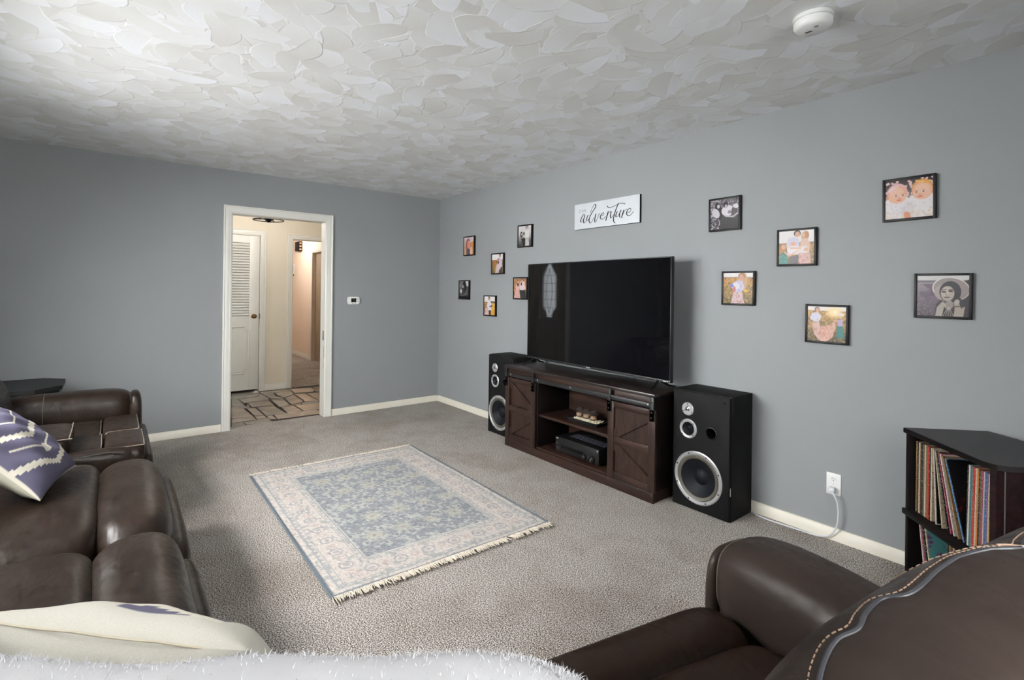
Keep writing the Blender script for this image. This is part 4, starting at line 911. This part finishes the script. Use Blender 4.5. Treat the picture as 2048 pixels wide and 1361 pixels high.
# ================================================================ RUG
rc = [Vector(p) for p in ((1.42, -2.315), (3.20, -2.335), (3.235, -1.115), (1.455, -1.085))]   # SW, SE, NE, NW
def rp(u, v, z): return (rc[0]*(1-u)*(1-v)+rc[1]*u*(1-v)+rc[2]*u*v+rc[3]*(1-u)*v).to_3d()+Vector((0, 0, z))
def paint_rug():
    nx, ny = 380, 264; p = Paint(nx, ny, 31); X = p.u*1.8; Y = p.v*1.22
    ex = np.minimum(X, 1.8-X); ey = np.minimum(Y, 1.22-Y); e = np.minimum(ex, ey)
    p.c[:] = (216, 207, 199)                                       # border ground
    blue = (152, 157, 163); pale = (204, 202, 196); pink = (212, 200, 192); dk = (134, 140, 150); cream = (214, 206, 186)
    def noisy(k, t, w=6): return np.clip((p.field(k)-t)*w, 0, 1)
    p.put(noisy(60, .52)*.8, pink); p.put(noisy(90, .62)*.7, (170, 172, 172))
    # repeating medallions in the border, perimeter coordinate
    per = np.where(ey < ex, X, Y); d0 = e-.135
    def motif(period, r0, r1, col, off=0):
        q = (per+off) % period-period/2; rr = np.hypot(q, d0); p.put(((rr > r0) & (rr < r1)).astype(float)*.75, col)
    motif(.15, .028, .036, (160, 160, 166)); motif(.15, 0, .014, (178, 172, 176)); motif(.15, .010, .02, (204, 178, 170), .075)
    for c_, w_ in ((.045, .004), (.068, .003), (.205, .003), (.228, .004)): p.put((abs(e-c_) < w_).astype(float)*.8, (166, 170, 172))
    for c_ in (.056, .216):
        q = (per*1.0) % .045-.0225; p.put(((abs(e-c_) < .006) & (abs(q) < .012)).astype(float)*.7, (168, 172, 176))
    # field
    f = (e > .235).astype(float); p.put(f, blue); p.put(f*noisy(70, .5, 5)*.75, pale); p.put(f*noisy(120, .6, 5)*.7, dk); p.put(f*noisy(8, .55, 3)*.35, (176, 180, 182))
    for k in range(7):                                            # worn abrash bands across the short side
        x0 = p.r.rand()*1.8; p.put(f*np.exp(-((X-x0)/.018)**2)*noisy(14, .35, 3)*.6, dk)
    ros = [(.42+.235*i, .36+.165*j+(.08 if i % 2 else 0)) for i in range(5) for j in range(4)]
    for cx, cy in ros:
        if not (.27 < cy < .95): continue
        a = np.arctan2(Y-cy, X-cx); r = np.hypot(X-cx, Y-cy)/(1+.18*np.cos(8*a))
        big = ((round(cx*100)+round(cy*100)) % 2) == 0; R0 = .056 if big else .038
        p.put(f*(r < R0)*.55, cream); p.put(f*((r > R0*.72) & (r < R0*.86))*.6, (150, 156, 162)); p.put(f*(r < R0*.45)*.6, (190, 182, 170)); p.put(f*(r < R0*.2)*.7, (150, 146, 142))
        for k in range(4):
            b_ = k*PI/2+PI/4; cx2, cy2 = cx+.085*math.cos(b_), cy+.085*math.sin(b_); rr = np.hypot((X-cx2)*math.cos(b_)+(Y-cy2)*math.sin(b_), 2.2*(-(X-cx2)*math.sin(b_)+(Y-cy2)*math.cos(b_)))
            p.put(f*((rr < .034) & (rr > .02))*.6, pale); p.put(f*(rr < .014)*.5, (120, 128, 138))
    th = abs(((X+Y*.5) % .12)-.06)
    p.put(f*(th < .003)*.45, pale); th = abs(((X-Y*.5) % .12)-.06); p.put(f*(th < .003)*.45, pale)
    p.put((abs(e-.236) < .004).astype(float), (214, 210, 202))
    p.put((ey < .012).astype(float), (120, 128, 138)); p.put((ex < .010).astype(float), (150, 158, 166)); p.put(((ex > .012) & (ex < .016)).astype(float)*.8, (104, 112, 122))
    g_ = p.c.mean(2, keepdims=True); p.c = g_+(p.c-g_)*.82; p.c *= .90*(1+(p.r.rand(ny, nx, 1)-.5)*.20); return p
rg = paint_rug()
t = thing('area_rug', 'pale blue and beige oriental-pattern rug lying on the carpet before the console', 'rug', (2.33, -1.71, 0))
def rz(u, v): return .010+.002*math.sin(u*9+v*3)+.0015*math.sin(v*14)
part('woven_field', grid_paint('woven_field', rg.n, rg.m, lambda u, v: tuple(rp(u, v, rz(u, v))), rg.c, M_['rug']), None, t)
edge = [rp(k/60, 0, .006) for k in range(61)]; edge2 = [rp(k/60, 1, .006) for k in range(61)]
bind = plain('blue_grey_binding', (88, 98, 106), .9, grain=.6, gscale=300)
part('binding', MB().tube(edge, .0065, 8), bind, t); part('binding', MB().tube(edge2, .0065, 8), bind, t)
for side in (0, 1):
    b = MB()
    for k in range(430):
        v = R.random(); u0 = 0 if side == 0 else 1; s_ = -1 if side == 0 else 1
        a = rp(u0, v, .009); L = R.uniform(.018, .045)*(1.25 if side else .8); dv = R.uniform(-.02, .02)
        b.tube([a-Vector((s_*.004, 0, 0)), a+Vector((s_*L*.5, dv*.6, .004+R.random()*.003)), a+Vector((s_*L, dv, .004))], [.0032, .0028, .0015], 5)
    part('fringe', b, M_['fringe'], t, kind='stuff', angle=180)

# ================================================================ CORNER RECORD SHELF
A = Vector((4.706, -.274, 0)); E1 = Vector((.692, -.722, 0)).normalized(); E2 = Vector((.722, .692, 0)).normalized(); ra = math.atan2(E1.y, E1.x)
t = thing('record_shelf', 'dark two-tier corner shelf full of records behind the leather recliner', 'shelf', A, ra)
SW, SD, SH = .495, .356, .74      # local frame: x along the open front, y into the depth
part('top', MB().prism([(-.008, -.008), (.452, -.008), (.492, .010), (SW+.010, .040), (SW+.01, SD+.004), (.12, SD+.004), (-.008, SD-.02)], SH-.020, SH), M_['shelftop'], t, local=True)
part('top_edge', MB().prism([(-.0085, -.0095), (.453, -.0095), (.493, .009), (.490, .012), (.451, -.0065), (-.0085, -.0065)], SH-.021, SH-.0015), M_['shelfwood'], t, local=True)
part('side_panel', MB().box(-.004, 0, 0, .016, SD, SH-.02, .001), M_['shelfwood'], t, local=True)
part('corner_post', MB().prism([(.470, .002), (.488, .010), (SW, .03), (SW-.016, .034), (.470, .02)], .0, SH-.02), M_['mahog'], t, local=True)
part('side_panel', MB().box(SW-.016, .034, 0, SW, SD, SH-.02, .001), M_['mahog'], t, local=True)
part('edge_strip', MB().box(SW-.001, .0315, 0, SW+.0012, .0345, SH-.02), plain('grey_edge_strip', (104, 100, 100), .5), t, local=True)
part('middle_shelf', MB().box(-.010, -.012, .352, SW-.03, SD-.006, .376, .002), M_['shelfwood'], t, local=True)
part('bottom_panel', MB().box(.016, .004, .03, SW-.016, SD-.006, .05, .001), M_['shelfwood'], t, local=True)
part('back_panel', MB().box(.0, SD-.006, 0, SW-.01, SD, SH-.02), M_['shelfwood'], t, local=True)
RC = dict(cream=(206, 190, 158), black=(30, 28, 28), white=(214, 208, 200), red=(188, 42, 38), tan=(150, 118, 80), grey=(120, 122, 124), blue=(64, 116, 160), teal=(60, 128, 132), orange=(212, 130, 66), pink=(196, 60, 96), purple=(110, 84, 150), yellow=(206, 170, 70), olive=(104, 108, 66), brown=(84, 54, 42))
RC['pink'] = (158, 62, 84)
RC = {k: tuple(v*.86 for v in c) for k, c in RC.items()}
def sleeve(nm, other):
    n = N('record_sleeve_'+nm); c = lin(RC[nm]); o = lin(RC[other])
    nz = n.noise(330, 2, .7, n.mapping((1, .2, .45)), .3)
    col = n.ramp(nz.outputs[0], [(.0, c), (.60, o), (.66, c)], 'CONSTANT'); n.set(col, .55, 0, .4); return n.m
SM = {k: sleeve(k, o) for k, o in dict(cream='black', black='white', white='red', red='cream', tan='black', grey='white', blue='white', teal='black', orange='brown', pink='white', purple='white', yellow='black', olive='cream', brown='orange').items()}
def record(s0, s1, z0, th, col, lab, grp, h=.313, cover=None):
    """record standing on the shelf, foot at s0, top at s1 (both along the open front)"""
    r = thing('record', lab, 'record', A, ra, grp)
    an = math.atan2(s1-s0, h); loc = Matrix.Translation(A) @ Matrix.Rotation(ra, 4, 'Z') @ Matrix.Translation((s0, .022, z0+.0015+abs(math.sin(an))*th*.5)) @ Matrix.Rotation(an, 4, 'Y')
    r.matrix_world = loc; WM[r] = loc
    part('sleeve', MB().box(-th/2, 0, 0, th/2, .312, h, .0006, seg=1), SM[col], r, local=True)
    if cover:
        part('cover_art', MB().box(th/2, .004, .004, th/2+.0006, .308, h-.004), cover, r, local=True)
cv = N('dark_cover_art'); nz = cv.noise(7, 3, .6, None, .8); cv.set(cv.ramp(nz.outputs[0], [(.55, lin((12, 10, 12))), (.6, lin((110, 34, 26))), (.66, lin((206, 140, 110)))]), .35); 
cv2 = N('teal_cover_art'); nz = cv2.noise(9, 3, .6, None, .8); cv2.set(cv2.ramp(nz.outputs[0], [(.5, lin((70, 128, 128))), (.53, lin((110, 60, 110))), (.56, lin((18, 20, 26)))]), .4)
g = 'records in the upper bay of the corner shelf'; zz = .376
names = ['tan', 'black', 'cream', 'brown', 'black', 'olive', 'white', 'tan', 'red', 'black', 'cream']
order = ['leftmost', 'second', 'third', 'fourth', 'fifth', 'sixth', 'seventh', 'eighth', 'ninth', 'tenth', 'eleventh', 'twelfth', 'thirteenth', 'fourteenth', 'fifteenth', 'sixteenth']
x = .026
for i, c in enumerate(names):
    w = [.006, .008, .009, .006, .007, .008, .006, .007, .011, .007, .008][i]; x += w+.0022
    record(x-w/2, x-w/2+.001, zz, w, c, 'upright %s record sleeve, %s from the left in the upper bay' % (c, order[i]) if i else 'upright tan record sleeve against the left side of the upper bay', g)
lean = [(.160, .140, 'white'), (.198, .150, 'cream'), (.230, .158, 'black'), (.247, .168, 'pink'), (.266, .178, 'white'), (.290, .190, 'tan'), (.318, .204, 'blue')]
for i, (a, b_, c) in enumerate(lean):
    record(a, b_, zz, .005, c, 'leaning %s record sleeve, %s of the slanting ones in the upper bay' % (c, ['first', 'second', 'third', 'fourth', 'fifth', 'sixth', 'last'][i]), g, cover=cv.m if i in (0, 6) else None)
x = .330; names2 = ['black', 'white', 'teal', 'grey', 'red', 'cream', 'orange', 'black', 'olive', 'pink', 'white', 'blue', 'purple', 'cream', 'yellow', 'brown']
for i, c in enumerate(names2):
    w = [.005, .007, .007, .005, .010, .008, .006, .006, .005, .008, .005, .006, .008, .006, .007, .005][i]; x += w+.0012
    if x > .464: break
    record(x-w/2-.004, x-w/2+.004, zz, w, c, '%s record sleeve, %s in the right-hand stack of the upper bay' % (c, order[i] if i else 'first'), g)
g = 'records in the lower bay of the corner shelf'; zz = .05
for i, (a, b_, c) in enumerate([(.108, .052, 'white'), (.118, .062, 'pink'), (.130, .073, 'black'), (.150, .088, 'cream')]):
    record(a, b_, zz, .005, c, 'leaning %s record sleeve, %s in the lower bay' % (c, ['first', 'second', 'third', 'fourth'][i]), g, .300, cover=cv2.m if i == 3 else None)
x = .225; names3 = ['black', 'tan', 'brown', 'cream', 'black', 'orange', 'white', 'cream', 'grey', 'red', 'cream', 'black', 'tan', 'white']
for i, c in enumerate(names3):
    w = .0075; x += w+.003
    record(x-w/2, x-w/2+.002, zz, w, c, '%s record sleeve, %s of the upright ones in the lower bay' % (c, order[i] if i else 'first'), g, .296)

# ================================================================ SIDE TABLE
t = thing('side_table', 'charcoal side table with clipped corners between the left wall and the sofa arm', 'table', (.36, -3.72, 0))
def octa(x0, x1, y0, y1, c, e=0): return [(x0+c+e*0, y0-e), (x1-c, y0-e), (x1+e, y0+c), (x1+e, y1-c), (x1-c, y1+e), (x0+c, y1+e), (x0-e, y1-c), (x0-e, y0+c)]
part('top', MB().prism(octa(.085, .665, -4.08, -3.36, .13), .600, .628), M_['tabletop'], t)
part('top_edge', MB().prism(octa(.105, .645, -4.06, -3.38, .13), .565, .600), M_['black'], t)
part('apron', MB().prism(octa(.125, .625, -4.04, -3.40, .12), .50, .565), M_['black'], t)
for x in (.22, .53):
    for y in (-3.95, -3.5): part('leg', MB().box(x-.02, y-.02, 0, x+.02, y+.02, .5, .004), M_['black'], t)
part('lower_shelf', MB().box(.19, -3.98, .16, .56, -3.47, .18, .003), M_['black'], t)
# ================================================================ LEATHER SEATING
def wr(w, q, a=.004, f=22, s=0): return a*math.sin(w.x*f+s)*math.cos(w.y*f*.7+s*2)
def stitch_path(pts, mat, name, parent, r=.0011, step=.008, local=False):
    P = smooth_path(pts, 10); b = MB(); acc = 0; last = P[0]; on = True; cur = [P[0]]
    for p in P[1:]:
        d = (p-last).length; acc += d; cur.append(p); last = p
        if acc > (step if on else step*.55):
            if on and len(cur) > 1: b.tube([cur[0], cur[-1]], r, 5)
            cur = [p]; on = not on; acc = 0
    return part(name, b, mat, parent, local=local, kind='stuff')
def ring_on(mb, c, axis, lift, spin0, spin1, off, n=26):
    """points on the surface of mb in the plane through c, between two angles"""
    t_ = BVHTree.FromPolygons([Vector(v) for v in mb.v], mb.f); out = []; c = Vector(c)
    for k in range(n):
        a = spin0+(spin1-spin0)*k/(n-1); d = Vector((math.cos(a), 0, math.sin(a))) if axis == 'y' else Vector((0, math.cos(a), math.sin(a)))
        h = t_.ray_cast(c+d*1.0, -d)
        if h[0] is not None: out.append(h[0]+d*off)
    return out
# --- power recliner section at the far left
t = thing('recliner_chair', 'dark brown leather reclining chair beside the side table at the far left', 'recliner', (1.4, -3.4, 0))
L = M_['leather']
part('base', MB().cushion((1.38, -3.42, .2), (1.12, .94, .34), 9, 10), M_['leather2'], t)
arm = MB().cushion((.925, -3.45, .50), (.26, .98, .27), (3, 9, 3), 16, fn=lambda w, q: w+Vector((0, 0, .012*q.x*0-.015*max(0, -q.y))))
a_ = part('armrest', arm, L, t)
part('arm_panel', MB().cushion((.935, -3.42, .26), (.20, .98, .46), (7, 9, 7), 12), L, t)
part('arm_front', MB().cushion((.94, -2.955, .36), (.235, .075, .50), (4, 3, 5), 12), L, t)
for yy, rr in ((-3.42, .0018), (-2.985, .0024)):
    part('seam', MB().tube(ring_on(arm, (.925, yy, .50), 'y', 0, -.5, PI+.2, -.0004), rr, 6), M_['stitchgrey'], a_)
def pad(x0, x1, y0, y1, z0, z1, name='seat_pad', p=(9, 9, 7), m=None, pipe=True, par=None):
    o = part(name, MB().cushion(((x0+x1)/2, (y0+y1)/2, (z0+z1)/2), (x1-x0, y1-y0, z1-z0), p, 12, fn=lambda w, q: w+Vector((0, 0, .010*max(0, q.z)*(1-q.x*q.x)*(1-q.y*q.y)))), m or L, par or t)
    if pipe:
        c = .022; zz = z1-.008
        part('piping', MB().tube(smooth_path([(x1-.008, y0+c, zz), (x1-.006, (y0+y1)/2, zz), (x1-.008, y1-c, zz), (x1-c, y1-.007, zz), ((x0+x1)/2, y1-.005, zz), (x0+c, y1-.007, zz)], 6), .0032, 6), M_['stitchgrey'], o)
    return o
pad(1.06, 1.525, -3.125, -2.945, .33, .478); pad(1.535, 1.95, -3.115, -2.935, .31, .482)
pad(1.06, 1.525, -3.33, -3.13, .34, .462); pad(1.535, 1.95, -3.42, -3.12, .31, .480)
pad(1.06, 1.525, -3.62, -3.335, .34, .474)
pad(1.53, 1.955, -3.95, -3.245, .455, .565, 'console_cushion', (12, 12, 6))
part('seat_side', MB().cushion((1.93, -3.42, .26), (.09, .95, .44), (4, 12, 8), 14, fn=lambda w, q: w+Vector((.006*math.sin(w.y*70)*max(0, q.z), 0, 0))), L, t)
part('footrest', MB().cushion((1.49, -2.93, .25), (.9, .07, .33), (10, 4, 5), 10), L, t)
part('backrest', MB().cushion((1.30, -3.71, .585), (.58, .34, .44), (5, 3, 4), 16, rot=Matrix.Rotation(math.radians(10), 3, 'X')), L, t)
# --- long sofa, facing the television wall
t = thing('leather_sofa', 'long dark brown leather sofa along the left foreground with rounded seat fronts', 'sofa', (3.2, -3.4, 0))
part('base', MB().cushion((3.10, -3.42, .19), (2.06, 1.0, .32), (14, 10, 10), 10), M_['leather2'], t)
def wrinkle(amp, seed):
    return lambda w, q: w+Vector((0, 0, amp*max(0, q.z)*(math.sin(w.x*9+seed)*.5+math.sin(w.x*21+w.y*13+seed*2)*.3+math.sin(w.y*17-w.x*6+seed)*.3)))
for i, (x0, x1) in enumerate(((2.06, 3.10), (3.10, 4.13))):
    xc, w = (x0+x1)/2, x1-x0
    sc = part('seat_cushion', MB().cushion((xc, -3.41, .355), (w+.012, .60, .26), (7, 7, 3.2), 22, fn=wrinkle(.006, i*2.1)), L, t)
    fr = part('front_roll', MB().cushion((xc, -3.015, .325), (w+.03, .275, .32), (10 if i else 5, 2.6, 2.6), 22, fn=lambda w_, q: w_+Vector((0, .004*math.sin(w_.x*26)*(1-abs(q.y)), .004*math.sin(w_.x*17)))), L, t)
    part('front_panel', MB().cushion((xc, -2.885, .19), (w-.03, .12, .32), (10, 3, 5), 16), M_['leather'], t)
    part('back_cushion', MB().cushion((xc, -3.80, .70), (w, .30, .60), (6, 3.5, 4), 14, rot=Matrix.Rotation(math.radians(12), 3, 'X')), L, t)

# --- corner seat joining the sofa to the recliner, its back carries the white throw
t = thing('corner_seat', 'brown leather corner seat between the long sofa and the recliner, under pillow and throw', 'seat', (4.6, -3.1, 0))
part('base', MB().prism([(4.165, -2.92), (4.40, -2.74), (4.70, -2.76), (4.96, -2.90), (4.60, -3.42), (4.165, -3.6)], .02, .34), M_['leather2'], t)
sm = MB().cushion((4.42, -3.12, .375), (.42, .50, .11), (6, 6, 3), 14, rot=Matrix.Rotation(math.radians(-8), 3, 'Z'))
part('seat_cushion', sm, M_['leather2'], t)
bc = Vector((4.775, -3.10, .56)); br = Matrix.Rotation(math.atan2(.785, .62), 3, 'Z')
part('backrest', MB().cushion(bc, (.76, .22, .44), (6, 3, 3.2), 16, rot=br), M_['leatherback'], t)

# --- recliner beside the camera, turned twelve degrees toward the television
P0 = Vector((4.53, -2.04, 0)); ang = math.atan2(.208, -.978)
t = thing('recliner_chair', 'grey-brown leather recliner with tan stitching, seen from behind at lower right', 'recliner', P0, ang)
# local frame: +x forward, +y toward the chair's left hand (south), so the north arm is at -y
LB = M_['leatherback']; L2 = M_['leather2']
part('base', MB().cushion((-.42, .04, .19), (.80, 1.1, .32), 9, 10), L2, t, local=True)
for s_ in (-1,):
    yc = s_*.445
    am = MB().cushion((-.36, yc, .50), (.80, .245, .26), (7, 3.2, 3), 20, fn=lambda w, q: w+Vector((0, 0, -.022*max(0, -q.x)+.006*math.sin(w.x*11))))
    o = part('armrest', am, LB, t, local=True)
    part('arm_panel', MB().cushion((-.37, yc+s_*.0, .27), (.78, .20, .46), (9, 7, 7), 12), LB, t, local=True)
    part('arm_front', MB().cushion((.022, yc, .335), (.05, .225, .50), (3, 4, 5), 14), LB, t, local=True)
    part('seam', MB().tube(ring_on(am, (-.002, yc, .50), 'x', 0, -.5, PI+.5, -.0003), .0016, 6), M_['stitchgrey'], o, local=True)
part('seat_cushion', MB().cushion((-.39, .13, .37), (.50, .93, .20), (7, 8, 3.4), 20, fn=wrinkle(.006, 5)), L2, t, local=True)
fr = part('front_roll', MB().cushion((-.075, .13, .36), (.20, .92, .225), (2.8, 12, 2.8), 20), L2, t, local=True)
part('footrest', MB().cushion((.0, .13, .2), (.07, .90, .30), (4, 9, 5), 12), L2, t, local=True)
BC = Vector((-.765, 0.06, .685)); BS = (.28, .96, .70)
Rb = Matrix.Rotation(math.radians(-9), 3, 'Y')
def backfn(w, q):
    # fuller shoulders, gentle swell of the top roll and pull lines
    w = w.copy(); w.z += -.05*abs(q.y)**3*max(0, q.z)
    w.z += .005*math.sin(w.y*23+1)*max(0, q.z); w.x += .006*math.sin(w.y*15)*(1-abs(q.x))
    return w
bk = MB().cushion(BC, BS, (2.7, 3.6, 3.4), 34, fn=backfn, rot=Rb)
bo = part('backrest', bk, LB, t, local=True, angle=180)
bvh = BVHTree.FromPolygons([Vector(v) for v in bk.v], bk.f)
def back_line(pts, off, k=12):
    """lay a line of (x, y) points onto the top of the backrest"""
    out = []
    for p in smooth_path([(x, y, 0) for x, y in pts], k):
        h = bvh.ray_cast(Vector((p.x, p.y, 2)), Vector((0, 0, -1)))
        if h[0] is not None: out.append(h[0]+h[1]*off)
    return out
SEAM = [(-.735, -.40), (-.742, -.30), (-.750, -.20), (-.756, -.10), (-.764, -.04), (-.776, .01), (-.766, .053), (-.756, .10), (-.755, .153), (-.760, .225), (-.745, .25), (-.751, .29), (-.760, .32), (-.754, .345), (-.762, .38), (-.778, .408), (-.81, .428), (-.85, .435)]
part('piping', MB().tube(back_line(SEAM, .0004), .0025, 8), M_['piping'], bo, local=True)
stitch_path(back_line([(x+.011, y-.002) for x, y in SEAM], .0006)[::2], M_['stitch'], 'stitching', bo, .0008, .0045, True)
stitch_path(back_line([(-.774, .012), (-.755, .03), (-.740, .07), (-.725, .12), (-.712, .17)], .0006)[::2], M_['stitch'], 'stitching', bo, .0008, .006, True)
part('thread_knot', MB().tube(back_line([(-.780, .002), (-.774, .012), (-.766, .018), (-.760, .028)], .0014, 3), .0018, 6), M_['stitch'], bo, local=True)

# ================================================================ PILLOWS AND THROW
def pillow_mesh(name, mat, size, thick, xf, paint=None, n=70, back=None):
    """two quilted faces meeting in a seam with pulled-in corners; xf maps local (x,z plane, y thickness)"""
    V = []; F = []; cols = []
    for side in (1, -1):
        k = len(V)
        for j in range(n):
            for i in range(n):
                u, v = i/(n-1)*2-1, j/(n-1)*2-1
                e = max(0, 1-abs(u)**2.6)**.55*max(0, 1-abs(v)**2.6)**.55
                pinch = 1-.07*(1-v*v)*0-.06*(1-abs(u)**2)*abs(v)**2-.0
                x = u*size/2*(1-.07*(1-u*u)*0-.07*(1-v*v)*abs(u)**6); z = v*size/2*(1-.07*(1-u*u)*abs(v)**6)
                y = side*thick/2*e+side*.004*math.sin(u*7+v*4)*e+side*.003*math.sin(v*13-u*9)*e
                V.append(tuple(xf @ Vector((x, y, z)))); cols.append(((u+1)/2, (v+1)/2, side))
        for j in range(n-1):
            for i in range(n-1):
                a = k+j*n+i; f = (a, a+1, a+n+1, a+n); F.append(f if side < 0 else f[::-1])
    me = bpy.data.meshes.new(name); me.from_pydata(V, [], F); me.update(); me.materials.append(mat); me.shade_smooth()
    if paint is not None:
        rgb = np.array([paint(u, v, s_) for u, v, s_ in cols], float); set_col(me, rgb)
    return me
PUR = (92, 89, 110); CRM = (208, 203, 188)
def ikat(u, v, side):
    if side < 0: return (196, 192, 176)
    x, y = u*6.2, v*6.2
    def stair(a, p): return math.floor(a*p+.5)/p
    X = abs(u-.5)*2
    for k in range(6):
        c = .16+k*.17; d = v-(c+.16*stair(X, 9)); 
        if k % 2 == 0 and abs(d) < .030: return CRM
        if k % 2 == 1 and abs(v-(c+.20*X)) < .010 and X < .75: return CRM
    if X < .12 and abs(v-.33) < .05-.4*X*.3: return CRM
    if max(abs(u-.5), abs(v-.5)) > .492: return CRM
    return PUR
# purple ikat pillow leaning back on the first seat
def frame(c, xdir, zdir):
    x = Vector(xdir).normalized(); z = Vector(zdir); z = (z-x*z.dot(x)).normalized(); y = z.cross(x)
    m = Matrix((x, y, z)).transposed().to_4x4(); m.translation = c; return m
t = thing('throw_pillow', 'purple pillow with cream zigzag pattern leaning on the long sofa', 'pillow', (2.42, -3.45, .5))
xf = frame((2.47, -3.40, .665), (1, -.2, 0), (0, -.7, .72))
part('cover', pillow_mesh('cover', M_['ikat'], .44, .16, xf, ikat, 150), None, t)
t = thing('throw_pillow', 'cream pillow with a purple patterned far side at the lower left corner', 'pillow', (4.3, -3.0, .5))
xf2 = frame((4.365, -3.005, .645), (.73, .69, 0), (.36, -.38, .85))
def creamp(u, v, s):
    if s < 0 or v > .93 or (v > .5 and not .42 < u < .80): return (190, 187, 177)
    return ikat(u, v, 1)
part('cover', pillow_mesh('cover', M_['ikat'], .47, .19, xf2, creamp, 110), None, t)
part('edge_seam', MB().tube([xf2 @ Vector((-.225+k*.045, 0, .226+.002*math.sin(k*2))) for k in range(11)], .0018, 6), plain('pale_seam', (186, 178, 158), .9), t)
t = thing('fleece_throw', 'white fluffy fleece throw heaped in the near foreground along the bottom edge', 'blanket', (4.8, -3.06, .79))
td = Vector((.62, .785, 0)).normalized()
def throwfn(w, q): return w+Vector((0, 0, (.009*math.sin(w.x*9)+.006*math.sin(w.x*23+w.y*11)-.006)*max(0, q.z)))
th = MB().cushion((4.825, -3.035, .858), (.86, .31, .125), (9, 4, 3), 26, fn=throwfn, rot=Matrix.Rotation(math.atan2(td.y, td.x), 3, 'Z'))
to = part('fleece', th, M_['fur'], t, angle=180)
hb = MB(); polys = [f for f in th.f]
for _ in range(22000):
    f = polys[R.randrange(len(polys))]; a, b_, c_, d_2 = (Vector(th.v[i]) for i in f[:4]) if len(f) == 4 else (Vector(th.v[f[0]]), Vector(th.v[f[1]]), Vector(th.v[f[2]]), Vector(th.v[f[2]]))
    nn = (b_-a).cross(c_-a)
    if nn.length < 1e-9: continue
    nn.normalize()
    if nn.z < -.3: continue
    u, v = R.random(), R.random(); p = a*(1-u)*(1-v)+b_*u*(1-v)+c_*u*v+d_2*(1-u)*v
    j = Vector((R.uniform(-1, 1), R.uniform(-1, 1), R.uniform(-.6, .6)))
    ln_ = R.uniform(.002, .0055); q1 = p+nn*ln_*.6+j*ln_*.4; q2 = q1+nn*ln_*.2+j*ln_*.9; w_ = Vector((R.uniform(-1, 1), R.uniform(-1, 1), 0)).normalized()*.0004
    k = len(hb.v); hb.v += [tuple(p-w_), tuple(p+w_), tuple(q1-w_), tuple(q1+w_), tuple(q2)]; hb.f += [(k, k+1, k+3, k+2), (k+2, k+3, k+4)]
part('fur', hb, M_['fur'], to, kind='stuff', angle=180)
